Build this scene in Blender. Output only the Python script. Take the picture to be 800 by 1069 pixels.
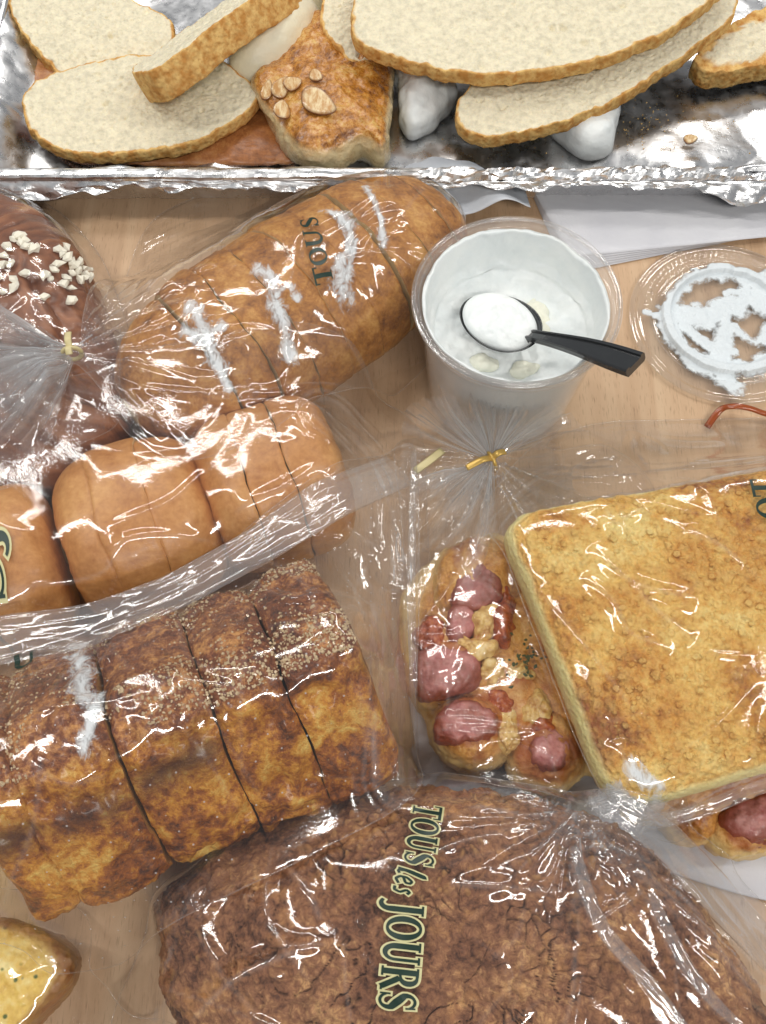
import bpy, math, random
import numpy as np
from mathutils import Vector

for o in list(bpy.data.objects):
    bpy.data.objects.remove(o, do_unlink=True)
scn = bpy.context.scene
COL = scn.collection
rng = np.random.default_rng(7)
random.seed(7)
R = math.radians

# ------------------------------------------------------------------ camera
W, H, F = 800.0, 1069.0, 1027.0            # photograph's pixels, focal length in pixels
TILT = R(25.0)
CAMZ = 0.427
cam_d = bpy.data.cameras.new('camera')
cam = bpy.data.objects.new('camera', cam_d)
COL.objects.link(cam)
cam.location = (0, 0, CAMZ)
cam.rotation_euler = (TILT, 0, 0)
cam_d.sensor_fit = 'VERTICAL'
cam_d.sensor_height = 24.0
cam_d.lens = 24.0 * F / H
cam_d.clip_start = 0.01
cam_d.clip_end = 50
scn.camera = cam

# ------------------------------------------------------------------ world + ceiling and added lamps (indoor photograph)
w = bpy.data.worlds.new('World')
scn.world = w
w.use_nodes = True
w.node_tree.nodes['Background'].inputs[0].default_value = (0.93, 0.96, 1.0, 1)
w.node_tree.nodes['Background'].inputs[1].default_value = 0.28

def lamp(name, loc, sx, sy, power, target, col=(1.0, 0.97, 0.92)):
    d = bpy.data.lights.new(name, 'AREA')
    d.shape = 'RECTANGLE'
    d.size, d.size_y = sx, sy
    d.energy = power
    d.color = col
    o = bpy.data.objects.new(name, d)
    COL.objects.link(o)
    o.location = loc
    o.rotation_euler = (Vector(target) - Vector(loc)).to_track_quat('-Z', 'Y').to_euler()
    return o

CEN = (0, 0.2, 0)
TUBES = [(-0.35, 1.35, 1.25, 0.07, 9.5), (0.6, 2.4, 1.25, 0.08, 11.5), (1.5, 0.35, 0.07, 1.25, 13.0), (-1.2, 0.45, 0.07, 1.25, 12.0), (0.4, -1.25, 1.25, 0.07, 22.0), (-1.5, 2.0, 0.07, 1.25, 8.0)]
for x_, y_, sx_, sy_, e_ in TUBES:          # ceiling tubes, with extras added all round for film glints and front fill
    lamp('ceiling_fill_lamp', (x_, y_, 1.85), sx_, sy_, e_, CEN)

scn.view_settings.view_transform = 'Standard'
scn.view_settings.look = 'None'
scn.view_settings.gamma = 1.0
scn.view_settings.exposure = -0.08
scn.cycles.max_bounces = 10
scn.cycles.diffuse_bounces = 3
scn.cycles.glossy_bounces = 4
scn.cycles.transmission_bounces = 8
scn.cycles.transparent_max_bounces = 24
scn.cycles.caustics_reflective = False
scn.cycles.caustics_refractive = False
scn.cycles.sample_clamp_indirect = 4.0
scn.cycles.use_denoising = True

# ------------------------------------------------------------------ pixel -> point at a height
ST, CT = math.sin(TILT), math.cos(TILT)
def P(px, py, z=0.0):
    r = (px - W / 2) / F
    u = (H / 2 - py) / F
    d = np.array([r, ST + u * CT, -CT + u * ST])
    t = (CAMZ - z) / -d[2]
    return np.array([0, 0, CAMZ]) + d * t
def PP(pts, z=0.0):
    return np.array([P(a, b, z) for a, b in pts])

# ------------------------------------------------------------------ numpy noise
def _h(ix, iy, iz, seed):
    h = (ix.astype(np.int64) * 374761393 + iy.astype(np.int64) * 668265263 + iz.astype(np.int64) * 2147483647 + seed * 974634777) & 0xffffffff
    h = ((h ^ (h >> 13)) * 1274126177) & 0xffffffff
    h = ((h ^ (h >> 16)) * 2246822519) & 0xffffffff
    return ((h ^ (h >> 15)) & 0xffffff) / float(0xffffff)
def vnoise(p, seed=0):
    f = np.floor(p); q = p - f
    i = f.astype(np.int64)
    u = q * q * q * (q * (q * 6 - 15) + 10)
    r = 0
    for dx in (0, 1):
        for dy in (0, 1):
            for dz in (0, 1):
                wgt = (u[..., 0] if dx else 1 - u[..., 0]) * (u[..., 1] if dy else 1 - u[..., 1]) * (u[..., 2] if dz else 1 - u[..., 2])
                r = r + wgt * _h(i[..., 0] + dx, i[..., 1] + dy, i[..., 2] + dz, seed)
    return r * 2 - 1
def fbm(p, octv=4, seed=0, gain=0.5, lac=2.03):
    a, s, r = 1.0, 0.0, 0.0
    for k in range(octv):
        r = r + a * vnoise(p, seed + k * 17)
        s += a
        a *= gain
        p = p * lac + 3.7
    return r / s
def worley(p, seed=0):
    f = np.floor(p).astype(np.int64)
    f1 = np.full(p.shape[:-1], 9.0); f2 = f1.copy(); idr = f1 * 0
    for dx in (-1, 0, 1):
        for dy in (-1, 0, 1):
            for dz in (-1, 0, 1):
                c = f + np.array([dx, dy, dz])
                a = [_h(c[..., 0], c[..., 1], c[..., 2], seed + k) for k in (1, 2, 3)]
                q = c + np.stack(a, -1)
                d = np.sqrt(((q - p) ** 2).sum(-1))
                idr = np.where(d < f1, _h(c[..., 0], c[..., 1], c[..., 2], seed + 9), idr)
                f2 = np.where(d < f1, f1, np.minimum(f2, d))
                f1 = np.minimum(f1, d)
    return f1, f2, idr
def p3(x, y, z=0.0):
    return np.stack([x, y, np.broadcast_to(z, np.shape(x))], -1)
def facet(x, y, seed=0):
    # continuous piecewise-flat noise on a warped simplex lattice: crinkled cellophane
    s = (x + y) * 0.3660254
    X, Y = x + s, y + s
    i, j = np.floor(X), np.floor(Y)
    a, b = X - i, Y - j
    up = a > b
    z0 = np.zeros_like(i)
    h00 = _h(i, j, z0, seed); h11 = _h(i + 1, j + 1, z0, seed)
    h10 = _h(i + 1, j, z0, seed); h01 = _h(i, j + 1, z0, seed)
    return np.where(up, h00 + (h10 - h00) * a + (h11 - h10) * b, h00 + (h01 - h00) * b + (h11 - h01) * a) * 2 - 1
def sstep(a, b, x):
    t = np.clip((x - a) / (b - a), 0, 1)
    return t * t * (3 - 2 * t)

# ------------------------------------------------------------------ height map of everything standing (films drape over it)
GX0, GX1, GY0, GY1, GS = -0.27, 0.27, -0.12, 0.42, 0.002
NX, NY = int((GX1 - GX0) / GS) + 1, int((GY1 - GY0) / GS) + 1
HM = np.zeros((NY, NX))
def splat(V, Fq=None):
    pts = V
    if Fq is not None and len(Fq):
        pts = np.vstack([V, V[Fq].mean(1)])
    ix = np.round((pts[:, 0] - GX0) / GS).astype(int); iy = np.round((pts[:, 1] - GY0) / GS).astype(int)
    k = (ix >= 0) & (ix < NX) & (iy >= 0) & (iy < NY)
    np.maximum.at(HM, (iy[k], ix[k]), pts[k, 2])
def samp(A, x, y):
    fx = np.clip((x - GX0) / GS, 0, NX - 1.001); fy = np.clip((y - GY0) / GS, 0, NY - 1.001)
    ix, iy = fx.astype(int), fy.astype(int)
    u, v = fx - ix, fy - iy
    return A[iy, ix] * (1 - u) * (1 - v) + A[iy, ix + 1] * u * (1 - v) + A[iy + 1, ix] * (1 - u) * v + A[iy + 1, ix + 1] * u * v

# ------------------------------------------------------------------ mesh / object helpers
def root(name, label, cat, loc, group=None):
    o = bpy.data.objects.new(name, None)
    COL.objects.link(o)
    o.empty_display_size = 0.02
    o.location = loc
    o['label'] = label; o['category'] = cat
    if group: o['group'] = group
    o['wl'] = list(map(float, loc))
    return o
def wloc(o):
    l = np.zeros(3)
    while o is not None:
        l += np.array(o.location); o = o.parent
    return l
def mk(name, V, Fs, mat, parent=None, smooth=True, attrs=None, tag=None, hm=False, origin=None):
    """one mesh object from world-space vertices"""
    V = np.asarray(V, float)
    Fs = [np.asarray(f, int) for f in (Fs if isinstance(Fs, list) else [Fs]) if len(f)]
    if hm:
        splat(V); [splat(V[f].mean(1)) for f in Fs]
    org = wloc(parent) if parent is not None else (np.array(origin, float) if origin is not None else
                                                  np.array([V[:, 0].mean(), V[:, 1].mean(), V[:, 2].min()]))
    me = bpy.data.meshes.new(name)
    me.vertices.add(len(V))
    me.vertices.foreach_set('co', (V - org).astype(np.float32).ravel())
    lt = np.concatenate([np.full(len(f), f.shape[1]) for f in Fs])
    li = np.concatenate([f.ravel() for f in Fs])
    me.loops.add(len(li)); me.loops.foreach_set('vertex_index', li.astype(np.int32))
    me.polygons.add(len(lt))
    me.polygons.foreach_set('loop_start', np.concatenate([[0], np.cumsum(lt)[:-1]]).astype(np.int32))
    me.polygons.foreach_set('use_smooth', np.full(len(lt), bool(smooth)))
    me.update(calc_edges=True)
    for k, v in (attrs or {}).items():
        a = me.attributes.new(k, 'FLOAT', 'POINT')
        a.data.foreach_set('value', np.asarray(v, np.float32))
    me.materials.append(mat)
    me.validate()
    o = bpy.data.objects.new(name, me)
    COL.objects.link(o)
    if parent is not None:
        o.parent = parent
    else:
        o.location = org
    if tag:
        o['label'], o['category'] = tag[0], tag[1]
        if len(tag) > 2 and tag[2]: o['group'] = tag[2]
    return o
def gridq(nu, nv, wrapv=False):
    i = np.arange(nu - 1)[:, None]
    j = np.arange(nv if wrapv else nv - 1)[None, :]
    j2 = (j + 1) % nv
    q = np.stack(np.broadcast_arrays(i * nv + j, (i + 1) * nv + j, (i + 1) * nv + j2, i * nv + j2), -1)
    return q.reshape(-1, 4)
def normals(V, nu, nv):
    """normals of a (nu, nv) grid wrapped in v"""
    G = V.reshape(nu, nv, 3)
    du = np.gradient(G, axis=0)
    dv = np.roll(G, -1, 1) - np.roll(G, 1, 1)
    n = np.cross(du, dv)
    return (n / (np.linalg.norm(n, axis=-1, keepdims=True) + 1e-12)).reshape(-1, 3)
def spline(pts, n, closed=True):
    """Catmull-Rom through pts, n samples spread evenly by length"""
    p = np.asarray(pts, float)
    m = len(p)
    segs = m if closed else m - 1
    out = []
    for s in range(segs):
        if closed:
            a, b, c, d = p[(s - 1) % m], p[s], p[(s + 1) % m], p[(s + 2) % m]
        else:
            a, b, c, d = p[max(s - 1, 0)], p[s], p[s + 1], p[min(s + 2, m - 1)]
        t = np.linspace(0, 1, 24, endpoint=False)[:, None]
        out.append(0.5 * (2 * b + (c - a) * t + (2 * a - 5 * b + 4 * c - d) * t ** 2 + (3 * b - a - 3 * c + d) * t ** 3))
    q = np.vstack(out + ([p[:1]] if closed else [p[-1:]]))
    L = np.concatenate([[0], np.cumsum(np.linalg.norm(np.diff(q, axis=0), axis=1))])
    tt = np.linspace(0, L[-1], n, endpoint=not closed)
    return np.stack([np.interp(tt, L, q[:, k]) for k in range(q.shape[1])], 1)
def pillow(outline, zb, zt, zm=None, ex=2.4, exb=3.0, nr=60, ns=240, frame=None, disp=None, c=None, nbot=12):
    """closed loaf body: outline at height zm, domed top, flatter bottom -> V, F, info(s, th, top)"""
    o = spline(outline, ns)[:, :2]
    c = o.mean(0) if c is None else np.asarray(c)
    zm = zb + 0.35 * (zt - zb) if zm is None else zm
    k = np.linspace(0, 1, nr)
    s_t = np.sin(k * math.pi / 2) ** 0.9            # pole -> rim
    top = (1 - s_t ** ex) ** (1 / ex)
    kb = np.linspace(0, 1, nbot)[1:]
    s_b = np.cos(kb * math.pi / 2); s_b[-1] = 0.0
    bot = (1 - s_b ** exb) ** (1 / exb)
    S = np.concatenate([s_t, s_b]); Zr = np.concatenate([zm + (zt - zm) * top, zm - (zm - zb) * bot])
    S[0] = 1e-4
    V = np.zeros((len(S), ns, 3))
    V[:, :, :2] = c + S[:, None, None] * (o - c)[None]
    V[:, :, 2] = Zr[:, None]
    th = np.broadcast_to(np.linspace(0, 2 * math.pi, ns, endpoint=False)[None], (len(S), ns))
    s = np.broadcast_to(S[:, None], (len(S), ns))
    istop = np.broadcast_to((np.arange(len(S)) < nr)[:, None], (len(S), ns))
    V = V.reshape(-1, 3)
    if disp is not None:
        n = -normals(V, len(S), ns)
        if (n.reshape(len(S), ns, 3)[nr // 2, :, 2].mean()) < 0: n = -n
        n.reshape(len(S), ns, 3)[0] = (0, 0, 1)
        n.reshape(len(S), ns, 3)[-1] = (0, 0, -1)
        d = disp(V, s.ravel(), th.ravel(), istop.ravel())
        d2 = d.reshape(len(S), ns); d2[0] = d2[0].mean(); d2[-1] = d2[-1].mean()
        V = V + n * d[:, None]
    return V, gridq(len(S), ns, True), s.ravel(), th.ravel(), istop.ravel()

# ------------------------------------------------------------------ material helpers
def srgb(r, g, b):
    f = lambda v: (v / 255 / 12.92) if v / 255 <= 0.04045 else ((v / 255 + 0.055) / 1.055) ** 2.4
    return (f(r), f(g), f(b), 1.0)
class NT:
    def __init__(self, name):
        self.m = bpy.data.materials.new(name)
        self.m.use_nodes = True
        self.t = self.m.node_tree
        self.t.nodes.clear()
        self.out = self.t.nodes.new('ShaderNodeOutputMaterial')
    def n(self, typ, ins=None, out=0, **props):
        nd = self.t.nodes.new('ShaderNode' + typ)
        for k, v in props.items(): setattr(nd, k, v)
        for k, v in (ins or {}).items():
            s = nd.inputs[k]
            if isinstance(v, bpy.types.NodeSocket): self.t.links.new(v, s)
            else: s.default_value = v
        return nd.outputs[out]
    def math(self, op, a, b=0.0, clamp=False):
        return self.n('Math', {0: a, 1: b}, operation=op, use_clamp=clamp)
    def mix(self, f, a, b, bt='MIX'):
        return self.n('Mix', {0: f, 6: a, 7: b}, out=2, data_type='RGBA', blend_type=bt)
    def ramp(self, f, stops):
        nd = self.t.nodes.new('ShaderNodeValToRGB')
        e = nd.color_ramp.elements
        while len(e) < len(stops): e.new(0.5)
        for q, (p, c) in zip(e, stops):
            q.position = p; q.color = c if len(c) == 4 else (*c, 1)
        self.t.links.new(f, nd.inputs[0])
        return nd.outputs[0]
    def rng(self, f, a, b, c=0.0, d=1.0):
        return self.n('MapRange', {0: f, 1: a, 2: b, 3: c, 4: d})
    def co(self, scale=(1, 1, 1), rot=(0, 0, 0)):
        v = self.n('TexCoord', out=3)
        return self.n('Mapping', {0: v, 2: rot, 3: scale})
    def noise(self, scale, detail=4, rough=0.55, v=None, dist=0.0):
        return self.n('TexNoise', {'Vector': v or self.co(), 'Scale': scale, 'Detail': detail, 'Roughness': rough, 'Distortion': dist})
    def vor(self, scale, v=None, feature='F1', out='Distance', rand=1.0):
        nd = self.t.nodes.new('ShaderNodeTexVoronoi')
        nd.feature = feature
        nd.inputs['Scale'].default_value = scale
        nd.inputs['Randomness'].default_value = rand
        self.t.links.new(v or self.co(), nd.inputs['Vector'])
        return nd.outputs[out]
    def attr(self, name):
        nd = self.t.nodes.new('ShaderNodeAttribute'); nd.attribute_name = name
        return nd.outputs['Fac']
    def bump(self, h, strength=0.5, dist=0.001, nrm=None):
        i = {'Height': h, 'Strength': strength, 'Distance': dist}
        if nrm is not None: i['Normal'] = nrm
        return self.n('Bump', i)
    def bsdf(self, col, rough=0.5, nrm=None, **kw):
        i = {'Base Color': col, 'Roughness': rough}
        if nrm is not None: i['Normal'] = nrm
        i.update({k.replace('_', ' '): v for k, v in kw.items()})
        return self.n('BsdfPrincipled', i)
    def done(self, sh):
        self.t.links.new(sh, self.out.inputs[0])
        return self.m

def plain(name, col, rough=0.5, **kw):
    t = NT(name)
    return t.done(t.bsdf(col, rough, **kw))

def crust_mat(name, light, mid, dark, scale=120, rough=0.5, bump=0.4, fine=900, layers=(), speck=None, coat=0.0, lo=0.3, hi=0.72, sss=0.0, bdist=0.0006, aniso=None):
    """baked crust: three browns mottled at two scales, plus painted-by-baking layers from mesh attributes"""
    t = NT(name)
    v = t.co() if aniso is None else t.co(*aniso)
    a = t.noise(scale, 6, 0.6, v, 0.3)
    b = t.noise(fine, 3, 0.6, v)
    c_ = t.noise(fine * 0.35, 4, 0.7, v, 0.4)
    f = t.math('ADD', t.math('MULTIPLY', a, 0.5), t.math('ADD', t.math('MULTIPLY', b, 0.2), t.math('MULTIPLY', c_, 0.3)))
    col = t.ramp(f, [(lo + 0.06, dark), ((lo + hi) / 2, mid), (hi - 0.06, light)])
    for nm, c, st in layers:
        fac = t.math('MULTIPLY', t.attr(nm), st, True)
        fac = t.math('MULTIPLY', fac, t.rng(t.noise(scale * 2.2, 4), 0.3, 0.6, 0.65, 1.0), True)
        col = t.mix(fac, col, c)
    if speck:
        sp = t.rng(t.vor(speck[0]), 0.0, speck[2], 1.0, 0.0)
        col = t.mix(sp, col, speck[1])
    hgt = t.math('ADD', t.math('MULTIPLY', a, 0.5), t.math('ADD', t.math('MULTIPLY', b, 0.4), t.math('MULTIPLY', c_, 0.6)))
    nrm = t.bump(hgt, bump, bdist)
    return t.done(t.bsdf(col, t.rng(b, 0.2, 0.8, rough - 0.1, rough + 0.12), nrm, Coat_Weight=coat, Coat_Roughness=0.25,
                         Subsurface_Weight=sss, Subsurface_Radius=(0.004, 0.002, 0.001), Subsurface_Scale=0.5))

# ------------------------------------------------------------------ materials
def wood_mat():
    t = NT('beech_laminate')
    v = t.co((1, 0.06, 1))
    g = t.noise(90, 5, 0.6, v, 0.5)
    big = t.noise(9, 3, 0.5, t.co((1, 0.25, 1)))
    fl = t.noise(1500, 2, 0.5, t.co((1, 0.09, 1)))
    col = t.ramp(g, [(0.25, srgb(176, 143, 112)), (0.5, srgb(205, 172, 138)), (0.75, srgb(219, 190, 156))])
    col = t.mix(t.rng(big, 0.35, 0.65, 0.0, 0.45), col, srgb(196, 160, 126))
    col = t.mix(t.rng(fl, 0.58, 0.72, 0.0, 0.55), col, srgb(142, 108, 80))
    return t.done(t.bsdf(col, t.rng(g, 0.3, 0.7, 0.38, 0.5), t.bump(fl, 0.06, 0.0004), Specular_IOR_Level=0.35))
M_WOOD = wood_mat()

def foil_mat():
    t = NT('aluminium_foil')
    n = t.noise(160, 4, 0.6)
    f = t.noise(900, 2, 0.5)
    col = t.ramp(n, [(0.3, (0.78, 0.78, 0.78)), (0.7, (0.90, 0.90, 0.91))])
    h = t.math('ADD', t.math('MULTIPLY', n, 1.0), t.math('MULTIPLY', f, 0.15))
    return t.done(t.bsdf(col, t.rng(n, 0.3, 0.7, 0.22, 0.38), t.bump(h, 0.16, 0.0012), Metallic=1.0))
M_FOIL = foil_mat()

def crumb_mat(name='bread_crumb', base=(234, 224, 196), crust=(230, 190, 120), dark=(198, 142, 74)):
    t = NT(name)
    v1, v2 = t.vor(420, feature='SMOOTH_F1'), t.vor(900)
    n = t.noise(260, 5, 0.65)
    col = t.ramp(n, [(0.36, srgb(*[int(c * 0.93) for c in base])), (0.52, srgb(*base)), (0.68, srgb(*[min(255, int(c * 1.05)) for c in base]))])
    pore = t.math('MULTIPLY', t.rng(t.vor(300), 0.0, 0.22, 0.55, 0.0), t.rng(t.noise(45, 3), 0.35, 0.65))
    col = t.mix(pore, col, srgb(200, 180, 138))
    cr = t.attr('crust')
    cc = t.mix(t.rng(t.noise(190, 5), 0.4, 0.62), srgb(*crust), srgb(*dark))
    cc = t.mix(t.rng(t.vor(520), 0.1, 0.35, 0.5, 0.0), cc, srgb(*dark))
    col = t.mix(t.math('MULTIPLY', cr, 1.0, True), col, cc)
    h = t.math('ADD', t.math('MULTIPLY', v1, 0.9), t.math('MULTIPLY', n, 0.9))
    return t.done(t.bsdf(col, 0.72, t.bump(h, 0.75, 0.0012), Subsurface_Weight=0.15, Subsurface_Radius=(0.004, 0.003, 0.002), Subsurface_Scale=0.5, Specular_IOR_Level=0.25))
M_SLICE = crumb_mat()

M_CREAM = None
def cream_mat(name, base=(234, 239, 239), yellow=0.0):
    t = NT(name)
    n = t.noise(70, 4, 0.6)
    col = t.mix(t.rng(n, 0.35, 0.65), srgb(*base), srgb(min(255, base[0] + 10), min(255, base[1] + 8), min(255, base[2] + 6)))
    if yellow:
        col = t.mix(t.rng(t.noise(48, 2, 0.4), 0.60, 0.68, 0.0, yellow), col, srgb(232, 224, 178))
    h = t.noise(330, 5, 0.6)
    return t.done(t.bsdf(col, 0.38, t.bump(h, 0.35, 0.0012), Subsurface_Weight=0.2, Subsurface_Radius=(0.003, 0.003, 0.003), Subsurface_Scale=0.5))
M_CREAM = cream_mat('whipped_cream')
M_CUPCREAM = cream_mat('cup_cream', yellow=0.0)
M_PUFF = cream_mat('ivory_cream', base=(232, 226, 200))
M_BUTTER = cream_mat('butter_cream', base=(234, 234, 218))

def film_mat(name, haze=0.006, rough=0.08, gain=1.45, tint=(1, 1, 1, 1), dots=False):
    """thin clear polymer film: see-through with Fresnel reflection, a trace of milky scatter"""
    t = NT(name)
    fc = t.n('LayerWeight', {'Blend': 0.5}, out=1)
    fr = t.math('ADD', 0.045, t.math('MULTIPLY', t.math('POWER', fc, 5.0), 0.8))
    fac = t.math('MULTIPLY', fr, gain, True)
    nrm = t.bump(t.noise(420, 3, 0.6), 0.10, 0.0006)
    tr = t.n('BsdfTransparent', {'Color': tint})
    gl = t.n('BsdfGlossy', {'Color': (1, 1, 1, 1), 'Roughness': rough, 'Normal': nrm})
    hz = t.n('MixShader', {0: 0.45, 1: t.n('BsdfDiffuse', {'Color': (0.94, 0.96, 0.98, 1)}), 2: t.n('BsdfTranslucent', {'Color': (0.94, 0.96, 0.98, 1)})})
    hf = t.math('ADD', t.math('MULTIPLY', t.attr('haze'), 0.55), haze, True)
    if dots:
        d = t.vor(230, feature='F1', rand=0.12)
        hf = t.math('ADD', hf, t.rng(d, 0.07, 0.11, 0.55, 0.0), True)
    base = t.n('MixShader', {0: hf, 1: tr, 2: hz})
    return t.done(t.n('MixShader', {0: fac, 1: base, 2: gl}))
M_FILM = film_mat('clear_bag_film')
M_FILMD = film_mat('perforated_bag_film', dots=True)
M_HEM = film_mat('folded_bag_film', haze=0.05, gain=1.9)
M_RIM = film_mat('clear_rim_plastic', haze=0.05, gain=3.2, rough=0.04)
M_CLEAR = film_mat('clear_rigid_plastic', haze=0.14, gain=1.3, rough=0.03)

# ------------------------------------------------------------------ the table
n = 2
tb = mk('table_top', [(-0.7, -0.45, 0), (0.7, -0.45, 0), (0.7, 0.95, 0), (-0.7, 0.95, 0),
                      (-0.7, -0.45, -0.025), (0.7, -0.45, -0.025), (0.7, 0.95, -0.025), (-0.7, 0.95, -0.025)],
        np.array([(0, 1, 2, 3), (7, 6, 5, 4), (0, 4, 5, 1), (1, 5, 6, 2), (2, 6, 7, 3), (3, 7, 4, 0)]), M_WOOD, smooth=False, origin=(0, 0, 0))
tb['kind'] = 'structure'

# ------------------------------------------------------------------ tube / ribbon helpers
def frame_path(p):
    t = np.gradient(p, axis=0); t /= np.linalg.norm(t, axis=1, keepdims=True) + 1e-12
    up = np.array([0, 0, 1.0])
    s = np.cross(t, up); s /= np.linalg.norm(s, axis=1, keepdims=True) + 1e-12
    return t, s, np.cross(s, t)
def tube(path, ra, rb=None, nv=12, closed_ends=True, disp=None):
    """elliptic tube: ra sideways, rb upwards (scalars or per-point)"""
    p = np.asarray(path, float); n = len(p)
    ra = np.broadcast_to(ra, n); rb = ra if rb is None else np.broadcast_to(rb, n)
    t, s, u = frame_path(p)
    a = np.linspace(0, 2 * math.pi, nv, endpoint=False)
    V = p[:, None] + s[:, None] * (np.cos(a)[None, :, None] * ra[:, None, None]) + u[:, None] * (np.sin(a)[None, :, None] * rb[:, None, None])
    V = V.reshape(-1, 3)
    if disp is not None:
        V = V + disp(V, np.repeat(np.arange(n), nv), np.tile(a, n))
    Fs = [gridq(n, nv, True)]
    if closed_ends:
        V = np.vstack([V, p[:1], p[-1:]])
        i = np.arange(nv); k = len(V)
        Fs.append(np.stack([i, (i + 1) % nv, np.full(nv, k - 2)], 1))
        Fs.append(np.stack([(n - 1) * nv + (i + 1) % nv, (n - 1) * nv + i, np.full(nv, k - 1)], 1))
    return V, Fs
def lathe(prof, c, ns=96, disp=None):
    pr = np.asarray(prof, float)
    th = np.linspace(0, 2 * math.pi, ns, endpoint=False)
    V = np.zeros((len(pr), ns, 3))
    rr = np.repeat(pr[:, :1], ns, 1); zz = np.repeat(pr[:, 1:2], ns, 1)
    T = np.repeat(th[None], len(pr), 0)
    if disp is not None:
        rr, zz = disp(rr, zz, T)
    V[..., 0] = c[0] + rr * np.cos(T); V[..., 1] = c[1] + rr * np.sin(T); V[..., 2] = c[2] + zz
    return V.reshape(-1, 3), gridq(len(pr), ns, True)
def refine(prof, step):
    pr = np.asarray(prof, float); out = []
    for a, b in zip(pr[:-1], pr[1:]):
        k = max(1, int(np.linalg.norm(b - a) / step))
        out += [a + (b - a) * i / k for i in range(k)]
    return np.array(out + [pr[-1]])

# ------------------------------------------------------------------ foil-lined tray
TZ = 0.027
FL = P(-40, 188, TZ); FR = P(900, 176, TZ)
ty0 = 0.5 * (FL[1] + FR[1])
tx0, tx1 = FL[0], FR[0]
ty1 = ty0 + 0.26
tray = root('foil_lined_tray', 'shallow tray lined with crumpled aluminium foil along the top of the picture', 'tray', ((tx0 + tx1) / 2, (ty0 + ty1) / 2, 0))
gx = np.linspace(tx0, tx1, 300); gy = np.linspace(ty0, ty1, 150)
X, Y = np.meshgrid(gx, gy)
d = np.minimum(np.minimum((X - tx0) * 0.6, tx1 - X), np.minimum(Y - ty0, ty1 - Y))
wx, wy = X + 0.004 * fbm(p3(X * 60, Y * 60), 3, 4), Y + 0.004 * fbm(p3(X * 60, Y * 60), 3, 5)
cr = facet(wx * 34, wy * 34, 3) * 0.0030 + facet(wx * 90 + 7, wy * 90, 9) * 0.0006 + fbm(p3(X * 25, Y * 25), 2, 2) * 0.0020
Z = 0.009 + 0.0022 + (TZ - 0.009) * (1 - sstep(0.0, 0.018, d)) + cr * sstep(0, 0.004, d) * (0.5 + 0.9 * (1 - sstep(0.01, 0.05, d)))
mk('foil_liner', np.stack([X, Y, Z], -1).reshape(-1, 3), gridq(150, 300), M_FOIL, tray)
# rim: crumpled roll of foil round the tray edge
q = []
for (a, b) in (((tx0, ty1), (tx0, ty0)), ((tx0, ty0), (tx1, ty0)), ((tx1, ty0), (tx1, ty1))):
    k = np.linspace(0, 1, 260)[:, None]
    q.append(np.array(a) * (1 - k) + np.array(b) * k)
q = np.vstack([q[0][:-1], q[1][:-1], q[2]])
for _ in range(6):
    q[1:-1] = (q[:-2] + 2 * q[1:-1] + q[2:]) / 4
path = np.c_[q, np.full(len(q), TZ)]
path[:, 2] += 0.0008 * fbm(p3(q[:, 0] * 50, q[:, 1] * 50), 3, 8)
rough_side = lambda x: 0.15 + 1.0 * sstep(0.0, 0.04, x)
V, Fs = tube(path, 0.0036, 0.0030, 14, True,
             lambda V, i, a: np.c_[np.zeros(len(V)), -1.3 * facet(V[:, 0] * 150, a * 1.6, 5) * 0.0012 * rough_side(V[:, 0]), facet(V[:, 0] * 190 + 3, a * 1.3 + V[:, 1] * 60, 6) * 0.0011 * rough_side(V[:, 0])])
mk('rim', V, Fs, M_FOIL, tray, smooth=False)
# outside of the tray: foil falling from the rim, with loose ragged flaps at both ends
xs = np.linspace(tx0, tx1, 420)
rows = []
ext = 0.0030 + 0.0022 * fbm(p3(xs * 60, xs * 0), 3, 21) + 0.006 * np.exp(-((xs - P(50, 190, .02)[0]) / 0.03) ** 2) + 0.010 * np.exp(-((xs - P(775, 190, .02)[0]) / 0.018) ** 2)
for k in np.linspace(0, 1, 12):
    yy = ty0 - 0.003 - ext * k * 0.75 + 0.0022 * k * facet(xs * 120, k * 2.5 + xs * 0, 31)
    zz = TZ - 0.002 - ext * k * 0.8 + 0.002 * k * facet(xs * 130 + 5, k * 2 + xs * 0, 33)
    rows.append(np.stack([xs, yy, zz], -1))
mk('foil_lip', np.array(rows).reshape(-1, 3), gridq(12, 420), M_FOIL, tray, smooth=False)
rows = []
for k in np.linspace(0, 1, 6):
    rows.append(np.stack([xs, ty0 + 0.001 + 0.006 * k + 0 * xs, TZ - 0.003 - (TZ - 0.0045) * k + 0.0006 * facet(xs * 90, k * 2 + xs * 0, 41)], -1))
mk('outer_wall', np.array(rows).reshape(-1, 3), gridq(6, 420), M_FOIL, tray, smooth=False)

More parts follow.
